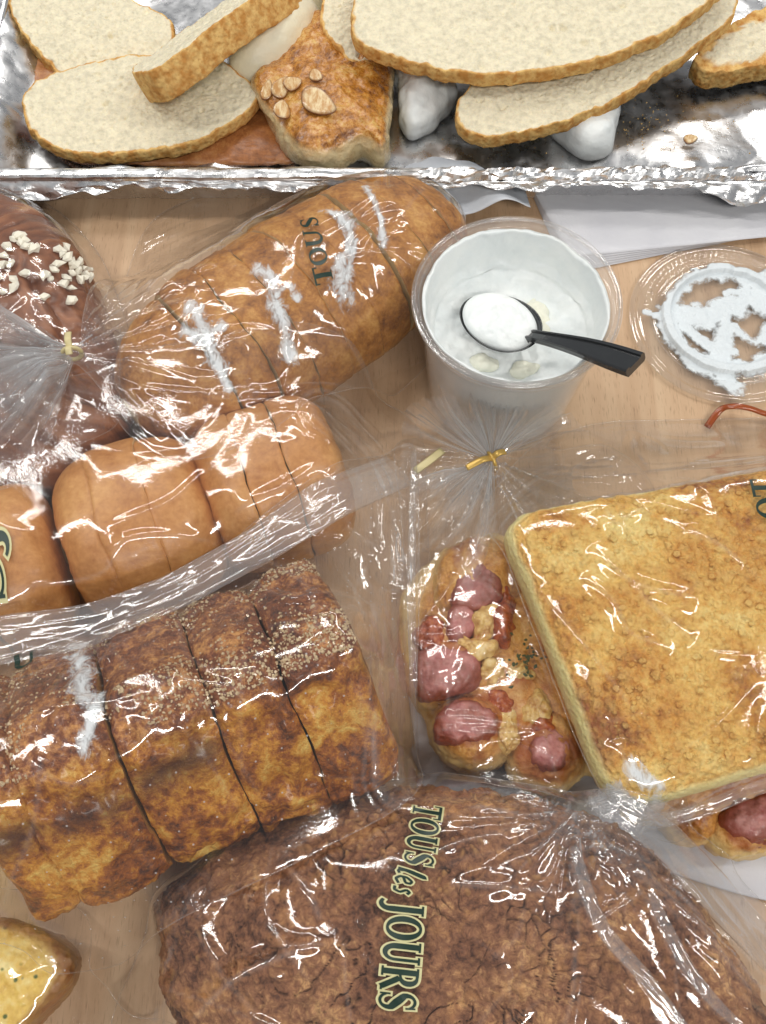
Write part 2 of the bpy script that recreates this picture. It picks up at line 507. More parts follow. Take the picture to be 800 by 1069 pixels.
# ------------------------------------------------------------------ bread slices and pastries on the tray
def slice_geo(outline, z, th, tilt=(0, 0), rot=None, seed=0, ns=340, crustw=0.0015):
    o = spline(PP(outline, z)[:, :2], ns)
    o = o + 0.0014 * np.stack([fbm(p3(o[:, 0] * 110, o[:, 1] * 220), 3, seed), fbm(p3(o[:, 0] * 220, o[:, 1] * 220), 3, seed + 5)], -1)
    c = o.mean(0)
    Rm = np.linalg.norm(o - c, axis=1)
    St = np.concatenate([np.linspace(1e-4, 0.93, 76), np.linspace(0.94, 1, 8)])
    ang = np.linspace(0, math.pi, 9)[1:-1]
    rows, crust, zz = [], [], []
    for s in St:
        rows.append(c + s * (o - c)); zz.append(np.zeros(ns)); crust.append(1 - sstep(0.4, 1.0, (1 - s) * Rm / (crustw * (1 + 0.7 * fbm(p3(o[:, 0] * 160, o[:, 1] * 160, s * 3), 3, seed)))))
    for a in ang:
        rows.append(o + (o - c) / Rm[:, None] * 0.0008 * math.sin(a)); zz.append(np.full(ns, -th * (1 - math.cos(a)) / 2)); crust.append(np.ones(ns))
    for s in (1.0, 0.9, 0.6, 0.3, 1e-4):
        rows.append(c + s * (o - c)); zz.append(np.full(ns, -th)); crust.append(np.full(ns, 1.0 if s > 0.85 else 0.0))
    XY = np.array(rows); Zl = np.array(zz)
    Zl = Zl + (0.0024 * fbm(p3(XY[..., 0] * 22, XY[..., 1] * 22), 2, seed + 8) + 0.0011 * fbm(p3(XY[..., 0] * 90, XY[..., 1] * 90), 4, seed + 3) + 0.0005 * fbm(p3(XY[..., 0] * 480, XY[..., 1] * 480), 2, seed + 4))
    f1_, f2_, id_ = worley(p3(XY[..., 0] * 260, XY[..., 1] * 260, seed * 1.7), seed)
    g1_, g2_, ig_ = worley(p3(XY[..., 0] * 520, XY[..., 1] * 520, seed * 2.7), seed + 3)
    pit = sstep(0.55, 0.9, id_) * (1 - sstep(0.12, 0.36, f1_)) * 0.0011 + sstep(0.4, 0.9, ig_) * (1 - sstep(0.1, 0.4, g1_)) * 0.0005
    h1_, h2_, ih_ = worley(p3(XY[..., 0] * 95, XY[..., 1] * 95, seed * 0.7), seed + 6)
    pit = pit + sstep(0.55, 0.75, ih_) * (1 - sstep(0.05, 0.17 + 0.1 * ih_, h1_)) * 0.0022
    Zl[:len(St)] -= pit[:len(St)]
    V = np.concatenate([XY, Zl[..., None]], -1).reshape(-1, 3)
    cc = np.array([c[0], c[1], -th / 2])
    L = V - cc
    L[:, 2] += tilt[0] * L[:, 0] + tilt[1] * L[:, 1]
    if rot:
        ax = np.array([math.cos(rot[0]), math.sin(rot[0]), 0]); a = rot[1]
        L = L * math.cos(a) + np.cross(ax, L) * math.sin(a) + ax * (L @ ax)[:, None] * (1 - math.cos(a))
    V = L + cc + np.array([0, 0, z])
    return V, gridq(len(rows), ns, True), np.array(crust).ravel()
def bread_slice(label, outline, z, th, group='white bread slices on the foil', **kw):
    V, Fq, c = slice_geo(outline, z, th, **kw)
    return mk('bread_slice', V, Fq, M_SLICE, attrs={'crust': c}, tag=(label, 'bread slice', group))

bread_slice('oval white bread slice tucked behind the others in the top left corner',
            [(12, 8), (28, 40), (55, 66), (85, 82), (135, 84), (175, 60), (178, 25), (140, 5), (80, -22), (30, -20)], 0.026, 0.0080, tilt=(0.02, 0.08), seed=2)
bread_slice('large oval white bread slice lying flat at the front left of the tray',
            [(24, 105), (32, 133), (62, 151), (120, 157), (190, 148), (245, 122), (268, 98), (225, 62), (180, 60), (110, 66), (55, 80), (32, 92)], 0.030, 0.0075, tilt=(0.0, 0.08), seed=9)
bread_slice('thick white bread slice standing on its crust edge across two others',
            [(140, 62), (175, 30), (225, -20), (265, -60), (318, -50), (305, 0), (250, 55), (196, 94), (160, 92)], 0.052, 0.017, rot=(R(47), R(-36)), seed=14)
bread_slice('long white bread slice on top at the right of the tray',
            [(368, 14), (374, 38), (420, 56), (500, 67), (590, 58), (665, 38), (725, 8), (760, -30), (700, -70), (560, -80), (430, -60), (380, -20)], 0.060, 0.0080, tilt=(-0.03, 0.10), seed=21)
bread_slice('white bread slice lying beneath the long one with crust facing the cup',
            [(480, 98), (484, 122), (510, 130), (570, 122), (650, 92), (715, 55), (768, 12), (750, -25), (690, -20), (600, 20), (520, 66)], 0.042, 0.0080, tilt=(-0.02, 0.14), seed=26)
bread_slice('browned bread end piece at the far right of the tray',
            [(728, 56), (745, 68), (790, 62), (850, 45), (880, 0), (850, -20), (790, 12), (745, 36)], 0.034, 0.012, tilt=(0, 0.15), seed=33, crustw=0.012)
bread_slice('small white bread slice cut off by the top edge above the almond pastry',
            [(336, 18), (352, 40), (372, 52), (400, 44), (410, 10), (390, -25), (350, -22)], 0.046, 0.0080, tilt=(0, 0.2), seed=41)

M_FLATP = crust_mat('flat_pastry_crust', srgb(196, 140, 82), srgb(168, 106, 58), srgb(120, 72, 38), scale=60, coat=0.25, rough=0.4, bump=0.5)
V, Fq, s, th, tp = pillow(PP([(8, 60), (60, 160), (130, 172), (230, 174), (315, 168), (300, 130), (240, 95), (120, 70), (60, 40)], 0.012), 0.0095, 0.019, nr=30, ns=160,
                          disp=lambda V, s, th, tp: 0.001 * fbm(V * 120, 4, 3) + 0.0006 * facet(V[:, 0] * 160, V[:, 1] * 160, 3))
mk('flat_pastry', V, Fq, M_FLATP, tag=('thin glossy brown pastry sheet under the front left bread slice', 'pastry'))

M_ALM = crust_mat('glazed_pastry_crust', srgb(238, 204, 126), srgb(196, 130, 46), srgb(92, 42, 16), scale=80, rough=0.28, bump=0.8, coat=0.7,
                  layers=(('pale', srgb(226, 208, 162), 1.0),), bdist=0.0012)
ap = root('almond_pastry', 'glazed golden pastry piece topped with sliced almonds at the tray front', 'pastry', P(340, 120, 0.008))
OUT = [(335, 22), (355, 45), (395, 58), (412, 85), (408, 130), (402, 168), (378, 158), (350, 172), (322, 172), (295, 150), (272, 115), (268, 96), (300, 62), (318, 36)]
V, Fq, s, th, tp = pillow(PP(OUT, 0.024), 0.008, 0.040, zm=0.026, ex=3.4, nr=60, ns=220,
                          disp=lambda V, s, th, tp: 0.0042 * fbm(V * 55, 4, 12) + 0.0012 * fbm(V * 260, 3, 2))
mk('pastry_crust', V, Fq, M_ALM, ap, attrs={'pale': np.where(tp, sstep(0.93, 1.0, s) * 0.9, 1.0)}, hm=False)
Vap, Fap = V, Fq
def topz(V, x, y, r=0.002, default=0.03):
    k = (np.abs(V[:, 0] - x) < r) & (np.abs(V[:, 1] - y) < r)
    return V[k, 2].max() if k.any() else default
t = NT('sliced_almond')
rad = t.attr('edge')
col = t.mix(rad, t.mix(t.rng(t.noise(420, 5, 0.7, t.co((1, 0.3, 1), (0, 0, R(35)))), 0.38, 0.6), srgb(240, 218, 172), srgb(198, 146, 84)), srgb(122, 70, 34))
M_ALMOND = t.done(t.bsdf(col, 0.35, t.bump(t.noise(500, 3), 0.3, 0.0005), Coat_Weight=0.4))
def almond(px, py, z, L, Wd, ang, tlt, parent, name='almond_flake'):
    th = np.linspace(0, 2 * math.pi, 28, endpoint=False)
    c = P(px, py, z)
    rows, ed = [], []
    for s, zz in ((1e-3, 0.0011), (0.4, 0.0011), (0.75, 0.0012), (0.93, 0.0010), (1.0, 0.0006), (0.97, 0.0), (1e-3, -0.0002)):
        x = s * L * np.cos(th) * (1 + 0.06 * np.sin(3 * th)); y = s * Wd * np.sin(th) * (1 - 0.3 * np.cos(th))
        z2 = zz + tlt[0] * x + tlt[1] * y + 0.5 * 18 * (x * x) * 0.6
        ca, sa = math.cos(ang), math.sin(ang)
        rows.append(np.stack([c[0] + x * ca - y * sa, c[1] + x * sa + y * ca, c[2] + z2], -1))
        ed.append(np.full(28, sstep(0.86, 1.0, s)))
    return mk(name, np.array(rows).reshape(-1, 3), gridq(7, 28, True), M_ALMOND, parent, attrs={'edge': np.array(ed).ravel()})
for px, py, L, Wd, an, tl in ((333, 108, 0.0108, 0.0062, R(-35), (-0.1, 0.35)), (294, 92, 0.0062, 0.0040, R(50), (0.3, 0.5)), (295, 115, 0.0058, 0.0042, R(80), (0.1, 0.5)),
                              (279, 95, 0.0050, 0.0030, R(70), (0.5, 0.2)), (306, 88, 0.0052, 0.0036, R(20), (0, 0.4)), (330, 80, 0.0044, 0.0028, R(-40), (0, 0.5))):
    c0 = P(px, py, 0.045)
    z = topz(Vap, c0[0], c0[1], default=0.042)
    c0 = P(px, py, z + 0.0015)
    z = topz(Vap, c0[0], c0[1], default=z)
    almond(px, py, z + 0.0018, L, Wd, an, tl, ap)
almond(385, 160, 0.016, 0.0075, 0.004, R(-50), (0, 0.5), ap)
al = almond(721, 146, 0.0155, 0.0042, 0.0024, R(10), (0, 0.4), None, 'almond_bit')
al['label'] = 'small loose almond bit lying on the foil at the right'; al['category'] = 'almond'

def lump(name, label, outline, zb, zt, mat, seed, amp=0.003, ex=2.2, cat='cream', fr=70):
    V, Fq, s, th, tp = pillow(PP(outline, (zb + zt) / 2), zb, zt, ex=ex, nr=44, ns=140,
                              disp=lambda V, s, th, tp: amp * 1.3 * fbm(V * fr * 0.7, 3, seed) + 0.06 * amp * facet(V[:, 0] * fr * 3, V[:, 1] * fr * 3 + V[:, 2] * 150, seed))
    return mk(name, V, Fq, mat, tag=(label, cat))
lump('cream_roll', 'ivory horn of cream behind the glazed almond pastry', [(236, 55), (248, 78), (275, 82), (312, 62), (335, 32), (330, 8), (300, 2), (262, 18)], 0.010, 0.050, M_PUFF, 3, 0.0022, fr=45)
lump('cream_mound', 'pale cream mound at the top edge between two slices', [(270, -2), (292, 12), (330, 8), (348, -15), (320, -35), (280, -28)], 0.012, 0.052, M_PUFF, 7, 0.003)
lump('bread_scrap', 'torn ivory bread scrap beside the horn of cream', [(335, 30), (352, 46), (376, 40), (372, 14), (352, 8)], 0.012, 0.034, M_PUFF, 11, 0.003)
lump('cream_dollop', 'ragged white cream dollop beside the glazed pastry', [(412, 68), (418, 100), (428, 132), (452, 122), (474, 96), (472, 62), (440, 54)], 0.008, 0.036, M_CREAM, 15, 0.0040)
lump('cream_quenelle', 'smooth white cream spoonful under the right bread slice', [(566, 118), (590, 142), (614, 156), (640, 150), (648, 122), (640, 92), (600, 90), (572, 104)], 0.007, 0.032, M_CREAM, 19, 0.0022, ex=2.8)

# golden crumbs strewn on the foil
M_CRUMB = plain('crumb_specks', srgb(226, 186, 112), 0.6)
Vs, Fsx = [], []
oct6 = np.array([(1, 0, 0), (-1, 0, 0), (0, 1, 0), (0, -1, 0), (0, 0, 1), (0, 0, -1)], float)
octf = np.array([(0, 2, 4), (2, 1, 4), (1, 3, 4), (3, 0, 4), (2, 0, 5), (1, 2, 5), (3, 1, 5), (0, 3, 5)])
for k in range(120):
    px, py = (rng.normal(672, 26), rng.normal(128, 18)) if k < 70 else (rng.uniform(420, 790), rng.uniform(120, 165))
    c = P(px, py, 0.0135)
    Vs.append(oct6 * rng.uniform(0.0002, 0.0006) * rng.uniform(0.7, 1.3, (6, 1)) + c); Fsx.append(octf + 6 * k)
o = mk('bread_crumbs', np.vstack(Vs), np.vstack(Fsx), M_CRUMB, tag=('golden bread crumbs strewn over the foil', 'crumbs'))
o['kind'] = 'stuff'

# ------------------------------------------------------------------ paper napkins half under the tray
def paper_mat(name, c1, c2):
    t = NT(name)
    n = t.noise(40, 4)
    em = t.n('TexWave', {'Vector': t.co(rot=(0, 0, R(14))), 'Scale': 60.0, 'Distortion': 3.0, 'Detail': 2.0}, bands_direction='Y')
    col = t.mix(t.rng(n, 0.3, 0.7), c1, c2)
    return t.done(t.bsdf(col, 0.85, t.bump(t.math('ADD', t.noise(700, 3), t.math('MULTIPLY', em, 0.25)), 0.25, 0.0006)))
M_NAP = paper_mat('napkin_paper', srgb(212, 212, 218), srgb(224, 224, 228))
M_NAP2 = paper_mat('shiny_wrapper_paper', srgb(196, 202, 212), srgb(216, 220, 226))
def sheet(name, corners, mat, parent, thick=0.0003, amp=0.0006, seed=0, n=40, tag=None, lift=None):
    """thin four-cornered sheet from world corners (a, b, c, d)"""
    a, b, c, d = [np.asarray(q, float) for q in corners]
    u, v = np.meshgrid(np.linspace(0, 1, n), np.linspace(0, 1, n))
    u = u[..., None]; v = v[..., None]
    G = (a * (1 - u) + b * u) * (1 - v) + (d * (1 - u) + c * u) * v
    G[..., 2] += amp * (1 + fbm(p3(G[..., 0] * 45, G[..., 1] * 45), 3, seed)) + (lift(u[..., 0], v[..., 0]) if lift else 0)
    B = G - np.array([0, 0, thick])
    V = np.vstack([G.reshape(-1, 3), B.reshape(-1, 3)])
    q = gridq(n, n); e = []
    idx = np.arange(n * n).reshape(n, n)
    for line in (idx[0], idx[:, -1], idx[-1][::-1], idx[::-1, 0]):
        e.append(np.stack([line[:-1], line[1:], line[1:] + n * n, line[:-1] + n * n], 1))
    return mk(name, V, [q, q[:, ::-1] + n * n] + e, mat, parent, tag=tag)
nap = root('napkin_stack', 'stack of white paper napkins sticking out under the tray beside the lid', 'napkin', P(690, 215, 0))
for k in range(6):
    z = 0.0005 + 0.0008 * k
    j = k * 2.6
    sheet('napkin_sheet', (P(548 - 30 - k, 118, z), P(902, 100, z), P(905, 236 + 1.0 * j - 12, z), P(592 + 0.5 * k, 286 - j * 1.3, z)), M_NAP, nap, 0.0003, 0.0004, seed=k)
sheet('silver_wrapper', (P(372, 128, 0.006), P(530, 126, 0.006), P(553, 222, 0.007), P(446, 232, 0.007)), M_NAP2, None, 0.0003, 0.0012, seed=9,
      lift=lambda u, v: 0.010 * np.exp(-((u - 0.25 - 0.5 * v) / 0.22) ** 2) * sstep(0.2, 0.9, v) + 0.004 * np.clip(v - 0.8, 0, 1) * 5 * (1 - u), tag=('folded silvery grey paper wrapper poking out under the tray above the cup', 'wrapper'))

# ------------------------------------------------------------------ sliced loaves: swept cross-sections
def loaf_slice(A, B, t0, t1, half_w, top, bot, n_ex=2.4, roll=0.0, seed=0, disp=None, nt=None, nphi=150, wob=(0, 0, 0), edge=0.0012, z_shift=0.0):
    """piece of a loaf between t0 and t1 of the axis A->B -> V, F, attrs; half_w/top/bot are functions of t"""
    A, B = np.asarray(A, float), np.asarray(B, float)
    L = np.linalg.norm(B - A); ax = (B - A) / L
    s0 = np.cross(np.array([0, 0, 1.0]), ax); s0 /= np.linalg.norm(s0)       # to the left of the axis: away from the camera
    u0 = np.cross(ax, s0)
    S = s0 * math.cos(roll) - u0 * math.sin(roll)
    U = s0 * math.sin(roll) + u0 * math.cos(roll)
    nt = nt or max(8, int((t1 - t0) * L / 0.0009))
    t = np.linspace(t0, t1, nt)
    phi = np.linspace(0, 2 * math.pi, nphi, endpoint=False)
    T, PH = np.meshgrid(t, phi, indexing='ij')
    cs, sn = np.cos(PH), np.sin(PH)
    ex = 2.0 / n_ex
    dist = np.minimum(T - t0, t1 - T) * L
    shr = 1 - 0.018 * (1 - np.clip(dist / edge, 0, 1)) ** 2 * (1 if edge > 0 else 0)
    aa, hh, bb = half_w(T), top(T), bot(T)
    x = aa * np.sign(cs) * np.abs(cs) ** ex * shr
    z = np.where(sn > 0, hh, bb) * np.sign(sn) * np.abs(sn) ** ex * shr
    V = A + ax * (T * L)[..., None] + S * x[..., None] + U * z[..., None]
    V = V.reshape(-1, 3)
    n = S * (np.sign(cs) * np.abs(cs) ** (2 - ex) / np.maximum(aa, 1e-4))[..., None] + U * (np.sign(sn) * np.abs(sn) ** (2 - ex) / np.maximum(np.where(sn > 0, hh, bb), 1e-4))[..., None]
    n = n.reshape(-1, 3); n /= np.linalg.norm(n, axis=1, keepdims=True) + 1e-9
    V = V + ax * (0.0016 * fbm(V * 55, 3, 300) + 0.0007 * fbm(V * 140, 2, 301 + seed))[:, None]
    upness = (n @ U)
    frontness = -(n @ S)
    if disp is not None:
        V = V + n * disp(V, T.ravel(), PH.ravel())[:, None]
    k = len(V)
    e0, e1 = V[:nphi].copy(), V[k - nphi:].copy()
    c0 = e0.mean(0); c1 = e1.mean(0)
    r0 = c0 + (e0 - c0) * 0.55; r1 = c1 + (e1 - c1) * 0.55
    V = np.vstack([V, r0, r1, e0, e1, c0[None], c1[None]])
    i = np.arange(nphi); i2 = (i + 1) % nphi
    a0, a1 = k + 2 * nphi, k + 3 * nphi
    Fs = [gridq(nt, nphi, True), np.stack([a0 + i, a0 + i2, k + i2, k + i], 1), np.stack([a1 + i2, a1 + i, k + nphi + i, k + nphi + i2], 1),
          np.stack([k + i, k + i2, np.full(nphi, k + 4 * nphi)], 1), np.stack([k + nphi + i2, k + nphi + i, np.full(nphi, k + 4 * nphi + 1)], 1)]
    pad = 4 * nphi + 2
    crumb = np.concatenate([np.zeros(k), np.ones(pad)])
    up = np.concatenate([upness, np.zeros(pad)]); fr = np.concatenate([frontness, np.zeros(pad)])
    V = V + np.array(wob)
    return V, Fs, crumb, up, fr

def dome(r, p=2.2):
    return lambda t: np.clip(1 - np.abs(2 * t - 1) ** p, 1e-4, 1) ** (1 / p)

# ---- oval sliced loaf in the middle left
M_OVAL = crust_mat('oval_loaf_crust', srgb(220, 168, 94), srgb(180, 120, 54), srgb(112, 62, 24), scale=60, rough=0.48, bump=0.8, fine=700,
                   layers=(('crumb', srgb(226, 200, 150), 1.0), ('under', srgb(210, 164, 100), 0.6)))
A = P(138, 428, 0.030); B = P(470, 222, 0.030)
oval = root('sliced_oval_loaf', 'golden brown sliced oval loaf in a tied bag left of the cream cup', 'bread', (*((A + B) / 2)[:2], 0))
fO = dome(0, 2.6)
cuts = [0.0, 0.20, 0.30, 0.40, 0.50, 0.60, 0.70, 0.80, 0.90, 1.0]
for k, (a, b) in enumerate(zip(cuts[:-1], cuts[1:])):
    V, Fs, cb, up, fr = loaf_slice(A, B, a + 0.0016, b - 0.0016, lambda t: 0.045 * fO(t), lambda t: 0.036 * fO(t), lambda t: 0.028 * fO(t) ** 0.5, 2.2, seed=k,
                                   disp=lambda V, t, ph: 0.0018 * fbm(V * 45, 4, 5) + 0.0004 * fbm(V * 400, 3, 6), wob=(0.0006 * rng.normal(), 0.0006 * rng.normal(), 0.0007 * rng.normal()))
    mk('slice', V, Fs, M_OVAL, oval, attrs={'crumb': cb, 'under': sstep(0.1, -0.7, up)}, hm=True)

# ---- row of smooth buns
M_BUN = crust_mat('milk_bun_crust', srgb(226, 172, 108), srgb(202, 142, 82), srgb(168, 106, 54), scale=26, rough=0.45, bump=0.45, fine=420, coat=0.1, lo=0.28, hi=0.72,
                  layers=(('crumb', srgb(236, 214, 166), 1.0), ('under', srgb(238, 200, 130), 0.8)))
A = P(-45, 612, 0.026); B = P(362, 482, 0.026)
buns = root('bun_loaf', 'row of smooth golden sliced milk buns in a clear bag above the sugared loaf', 'bread', (*((A + B) / 2)[:2], 0))
bun_r = [(-0.08, 0.262, [0, 0.5, 1.0]), (0.268, 0.642, [0, 0.30, 0.64, 1.0]), (0.628, 0.985, [0, 0.32, 0.60, 1.0])]
for bi, (t0, t1, cs) in enumerate(bun_r):
    c = 0.5 * (t0 + t1)
    fB = lambda t, t0=t0, t1=t1: np.clip(1 - np.abs((t - t0) / (t1 - t0) * 2 - 1) ** 3.6, 1e-4, 1) ** (1 / 3.6)
    bun = None
    for k, (a, b) in enumerate(zip(cs[:-1], cs[1:])):
        a2, b2 = t0 + (t1 - t0) * a, t0 + (t1 - t0) * b
        V, Fs, cb, up, fr = loaf_slice(A, B, a2 + (0.0014 if k else 0), b2 - (0.0014 if b < 1 else 0), lambda t: 0.037 * fB(t) ** 0.75 - 0.0, lambda t: 0.033 * fB(t), lambda t: 0.025 * fB(t) ** 0.5, 2.5, seed=k + 9 * bi,
                                       disp=lambda V, t, ph: 0.0020 * fbm(V * 28, 3, 15) - 0.0004 * np.abs(fbm(V * np.array([60, 240, 240]), 3, 16)), wob=(0.0005 * rng.normal(), 0.0005 * rng.normal(), 0.0008 * rng.normal()), edge=0.0010)
        if bun is None:
            bun = bpy.data.objects.new('bun', None); COL.objects.link(bun); bun.parent = buns
        mk('slice', V, Fs, M_BUN, bun, attrs={'crumb': cb, 'under': sstep(0.25, -0.5, up)}, hm=True)

# ---- round dark bread at the left edge
t = NT('dark_round_bread_crust')
n1 = t.noise(55, 5, 0.6); st = t.attr('strand')
col = t.ramp(t.math('ADD', t.math('MULTIPLY', n1, 0.5), t.math('MULTIPLY', st, 0.5)), [(0.25, srgb(92, 52, 32)), (0.5, srgb(134, 82, 52)), (0.78, srgb(178, 118, 76))])
sp = t.rng(t.vor(520), 0.0, 0.14, 0.8, 0.0)
sp = t.math('MULTIPLY', sp, t.rng(t.noise(60, 2), 0.42, 0.6))
col = t.mix(sp, col, srgb(206, 160, 118))
M_ROUND = t.done(t.bsdf(col, 0.42, t.bump(t.math('ADD', n1, t.math('MULTIPLY', st, 1.5)), 0.5, 0.0009), Coat_Weight=0.15))
c = P(5, 375, 0.02)
rb = root('round_bread', 'round dark brown bread with white sugar nibs at the left edge', 'bread', (c[0], c[1], 0))
store = {}
def disp_round(V, s, th, tp):
    rel = V - np.array([P(130, 330, 0.02)[0], P(130, 330, 0.02)[1], 0])
    rr = np.linalg.norm(rel[:, :2], axis=1)
    an = np.arctan2(rel[:, 1], rel[:, 0])
    st = fbm(np.stack([rr * 420 + 3 * fbm(V * 40, 2, 8), an * 4, V[:, 2] * 60], -1), 4, 31)
    st = np.where(s > 0.3, st, st * s / 0.3)
    store['st'] = st * 0.5 + 0.5
    fold = np.abs(fbm(np.stack([rr * 42, an * 1.1, V[:, 2] * 8], -1), 2, 77))
    return 0.0008 * st + 0.0015 * fbm(V * 50, 3, 4) - 0.0045 * np.exp(-(fold / 0.07) ** 2)
V, Fq, s, th, tp = pillow(PP([(-115, 250), (-40, 205), (30, 222), (82, 262), (112, 330), (134, 405), (128, 462), (86, 498), (10, 520), (-80, 515), (-140, 430), (-145, 330)], 0.022), 0.0, 0.058, nr=120, ns=420, ex=2.2, disp=disp_round)
mk('bread_body', V, Fq, M_ROUND, rb, attrs={'strand': store['st']}, hm=True)
Vr = V
M_NIB = plain('sugar_nib', srgb(238, 232, 214), 0.45, Subsurface_Weight=0.3, Subsurface_Radius=(0.002, 0.002, 0.002), Subsurface_Scale=0.5)
def nib(px, py, r, parent, Vb, zdef=0.05, mat=M_NIB, name='sugar_nib'):
    z = zdef
    for _ in range(4):
        c = P(px, py, z); z = topz(Vb, c[0], c[1], 0.0025, z)
    V = oct6 @ np.diag([1.3, 1.0, 0.8])
    # subdivide once for a rounded, irregular grain
    e = {}; vv = [tuple(q) for q in V]; ff = []
    def mid(a, b):
        k2 = (min(a, b), max(a, b))
        if k2 not in e:
            m = (np.array(vv[a]) + np.array(vv[b])); m = m / np.linalg.norm(m) * 1.05; e[k2] = len(vv); vv.append(tuple(m))
        return e[k2]
    for a, b, cc in octf:
        ab, bc, ca = mid(a, b), mid(b, cc), mid(cc, a)
        ff += [(a, ab, ca), (ab, b, bc), (ca, bc, cc), (ab, bc, ca)]
    V = np.array(vv) * rng.uniform(0.6, 1.25, (len(vv), 1)) * r * np.array([1.15, 0.95, 0.7])
    an = rng.uniform(0, 6.28)
    Rz = np.array([[math.cos(an), -math.sin(an), 0], [math.sin(an), math.cos(an), 0], [0, 0, 1]])
    c = P(px, py, z)
    return mk(name, V @ Rz.T + c + np.array([0, 0, r * 0.35]), np.array(ff), mat, parent, smooth=False)
for px, py in [(14, 250), (22, 254), (28, 258), (33, 257), (20, 247), (36, 261), (26, 251), (5, 268), (2, 278), (11, 277), (14, 292), (3, 305), (15, 301), (27, 286), (50, 287), (57, 283), (60, 277), (46, 289), (53, 291),
               (62, 262), (66, 266), (71, 270), (70, 259), (75, 274), (79, 278), (84, 275), (82, 283), (88, 281), (91, 287), (76, 286), (87, 291), (71, 291), (67, 297), (75, 301), (47, 311), (75, 315), (85, 293), (93, 283), (-2, 290), (8, 258), (95, 290)]:
    nib(px, py, rng.uniform(0.0017, 0.0027), rb, Vr)

# ---- big dark crackled loaf along the bottom
t = NT('crackled_loaf_crust')
n1 = t.noise(38, 6, 0.65); n2 = t.noise(330, 6, 0.75, dist=0.5)
f = t.math('ADD', t.math('MULTIPLY', n1, 0.5), t.math('MULTIPLY', n2, 0.5))
col = t.ramp(f, [(0.39, srgb(78, 46, 32)), (0.47, srgb(144, 96, 68)), (0.54, srgb(178, 126, 88)), (0.62, srgb(232, 180, 122))])
gold = t.rng(t.noise(85, 5, 0.6), 0.56, 0.68)
col = t.mix(t.math('MULTIPLY', gold, 0.6), col, srgb(204, 146, 90))
col = t.mix(t.math('MULTIPLY', t.attr('flake'), 0.75, True), col, srgb(198, 146, 92))
col = t.mix(t.math('MULTIPLY', t.attr('crack'), 0.8, True), col, srgb(66, 36, 24))
M_CRACK = t.done(t.bsdf(col, 0.55, t.bump(t.math('ADD', n2, t.math('MULTIPLY', t.vor(300), 0.4)), 1.0, 0.0018), Specular_IOR_Level=0.35))
big = root('crackled_loaf', 'large dark brown loaf with crackled crust in a printed bag at the bottom', 'bread', (*P(480, 1020, 0)[:2], 0))
def disp_big(V, s, th, tp):
    q = V * np.array([1, 1, 1.0]) + 0.006 * np.stack([fbm(V * 70, 3, k) for k in (1, 2, 3)], -1)
    f1, f2, idr = worley(q * 140, 5)
    g1, g2, idg = worley(q * 300 + 5, 8)
    region = sstep(-0.15, 0.25, fbm(V * 22, 3, 19))
    lines = np.abs(fbm(V * 85 + 1.5 * fbm(V * 30, 2, 4)[:, None], 4, 27))
    ck = np.exp(-((f2 - f1) / 0.06) ** 2) * sstep(0.52, 0.66, vnoise(V * 60, 3) * 0.5 + 0.5) * (0.35 + 0.65 * region)
    ck2 = np.exp(-(lines / 0.022) ** 2) * sstep(0.0, 0.3, vnoise(V * 48, 13))
    store['crack'] = np.clip(np.maximum(ck, ck2) * 0.9, 0, 1)
    fl = sstep(0.72, 0.85, idg) * (1 - sstep(0.25, 0.5, g1)) * region
    store['flake'] = np.clip(fl * 1.2, 0, 1)
    return 0.0038 * fbm(V * 30, 3, 11) + 0.0020 * (1 - 2 * np.abs(fbm(V * 75, 4, 14))) + 0.0016 * fbm(V * 170, 4, 12) + 0.0010 * (0.5 - g1) - 0.0020 * store['crack'] + 0.0015 * fl + 0.0005 * idr
V, Fq, s, th, tp = pillow(PP([(168, 968), (186, 930), (250, 882), (335, 848), (430, 828), (540, 832), (628, 866), (700, 925), (760, 1000), (805, 1080), (800, 1170), (640, 1210), (420, 1210), (250, 1160), (180, 1050)], 0.022), 0.0, 0.064, nr=230, ns=760, ex=2.3, disp=disp_big)
mk('crust', V, Fq, M_CRACK, big, attrs={'crack': store['crack'], 'flake': store['flake']}, hm=True)

# ---- garlic bread in the bottom left corner
t = NT('garlic_bread')
n1 = t.noise(170, 5, 0.6)
col = t.ramp(n1, [(0.32, srgb(206, 160, 62)), (0.52, srgb(232, 194, 96)), (0.72, srgb(244, 222, 150))])
col = t.mix(t.math('MULTIPLY', t.rng(t.vor(230), 0.12, 0.24, 1.0, 0.0), t.rng(t.noise(70, 2), 0.40, 0.48)), col, srgb(82, 96, 30))
col = t.mix(t.math('MULTIPLY', t.attr('crust'), t.rng(t.noise(90, 4), 0.3, 0.6, 0.7, 1.0), True), col, t.mix(t.noise(140, 4), srgb(180, 116, 44), srgb(92, 46, 18)))
M_GARL = t.done(t.bsdf(col, 0.5, t.bump(t.math('ADD', n1, t.vor(420)), 0.6, 0.0009), Coat_Weight=0.15))
gb = root('garlic_bread', 'yellow herbed garlic bread slice in the bottom left corner', 'bread', (*P(10, 1040, 0)[:2], 0))
V, Fq, s, th, tp = pillow(PP([(-90, 985), (0, 962), (54, 972), (84, 994), (84, 1022), (56, 1056), (14, 1100), (-40, 1130), (-110, 1100)], 0.020), 0.0, 0.038, zm=0.028, nr=70, ns=260, ex=6.0,
                          disp=lambda V, s, th, tp: 0.0015 * fbm(V * 70, 4, 23) + 0.0006 * fbm(V * 400, 3, 24))
mk('bread_body', V, Fq, M_GARL, gb, attrs={'crust': np.where(tp, sstep(0.80, 0.93, s + 0.04 * fbm(V * 90, 3, 2)), 1.0)}, hm=True)

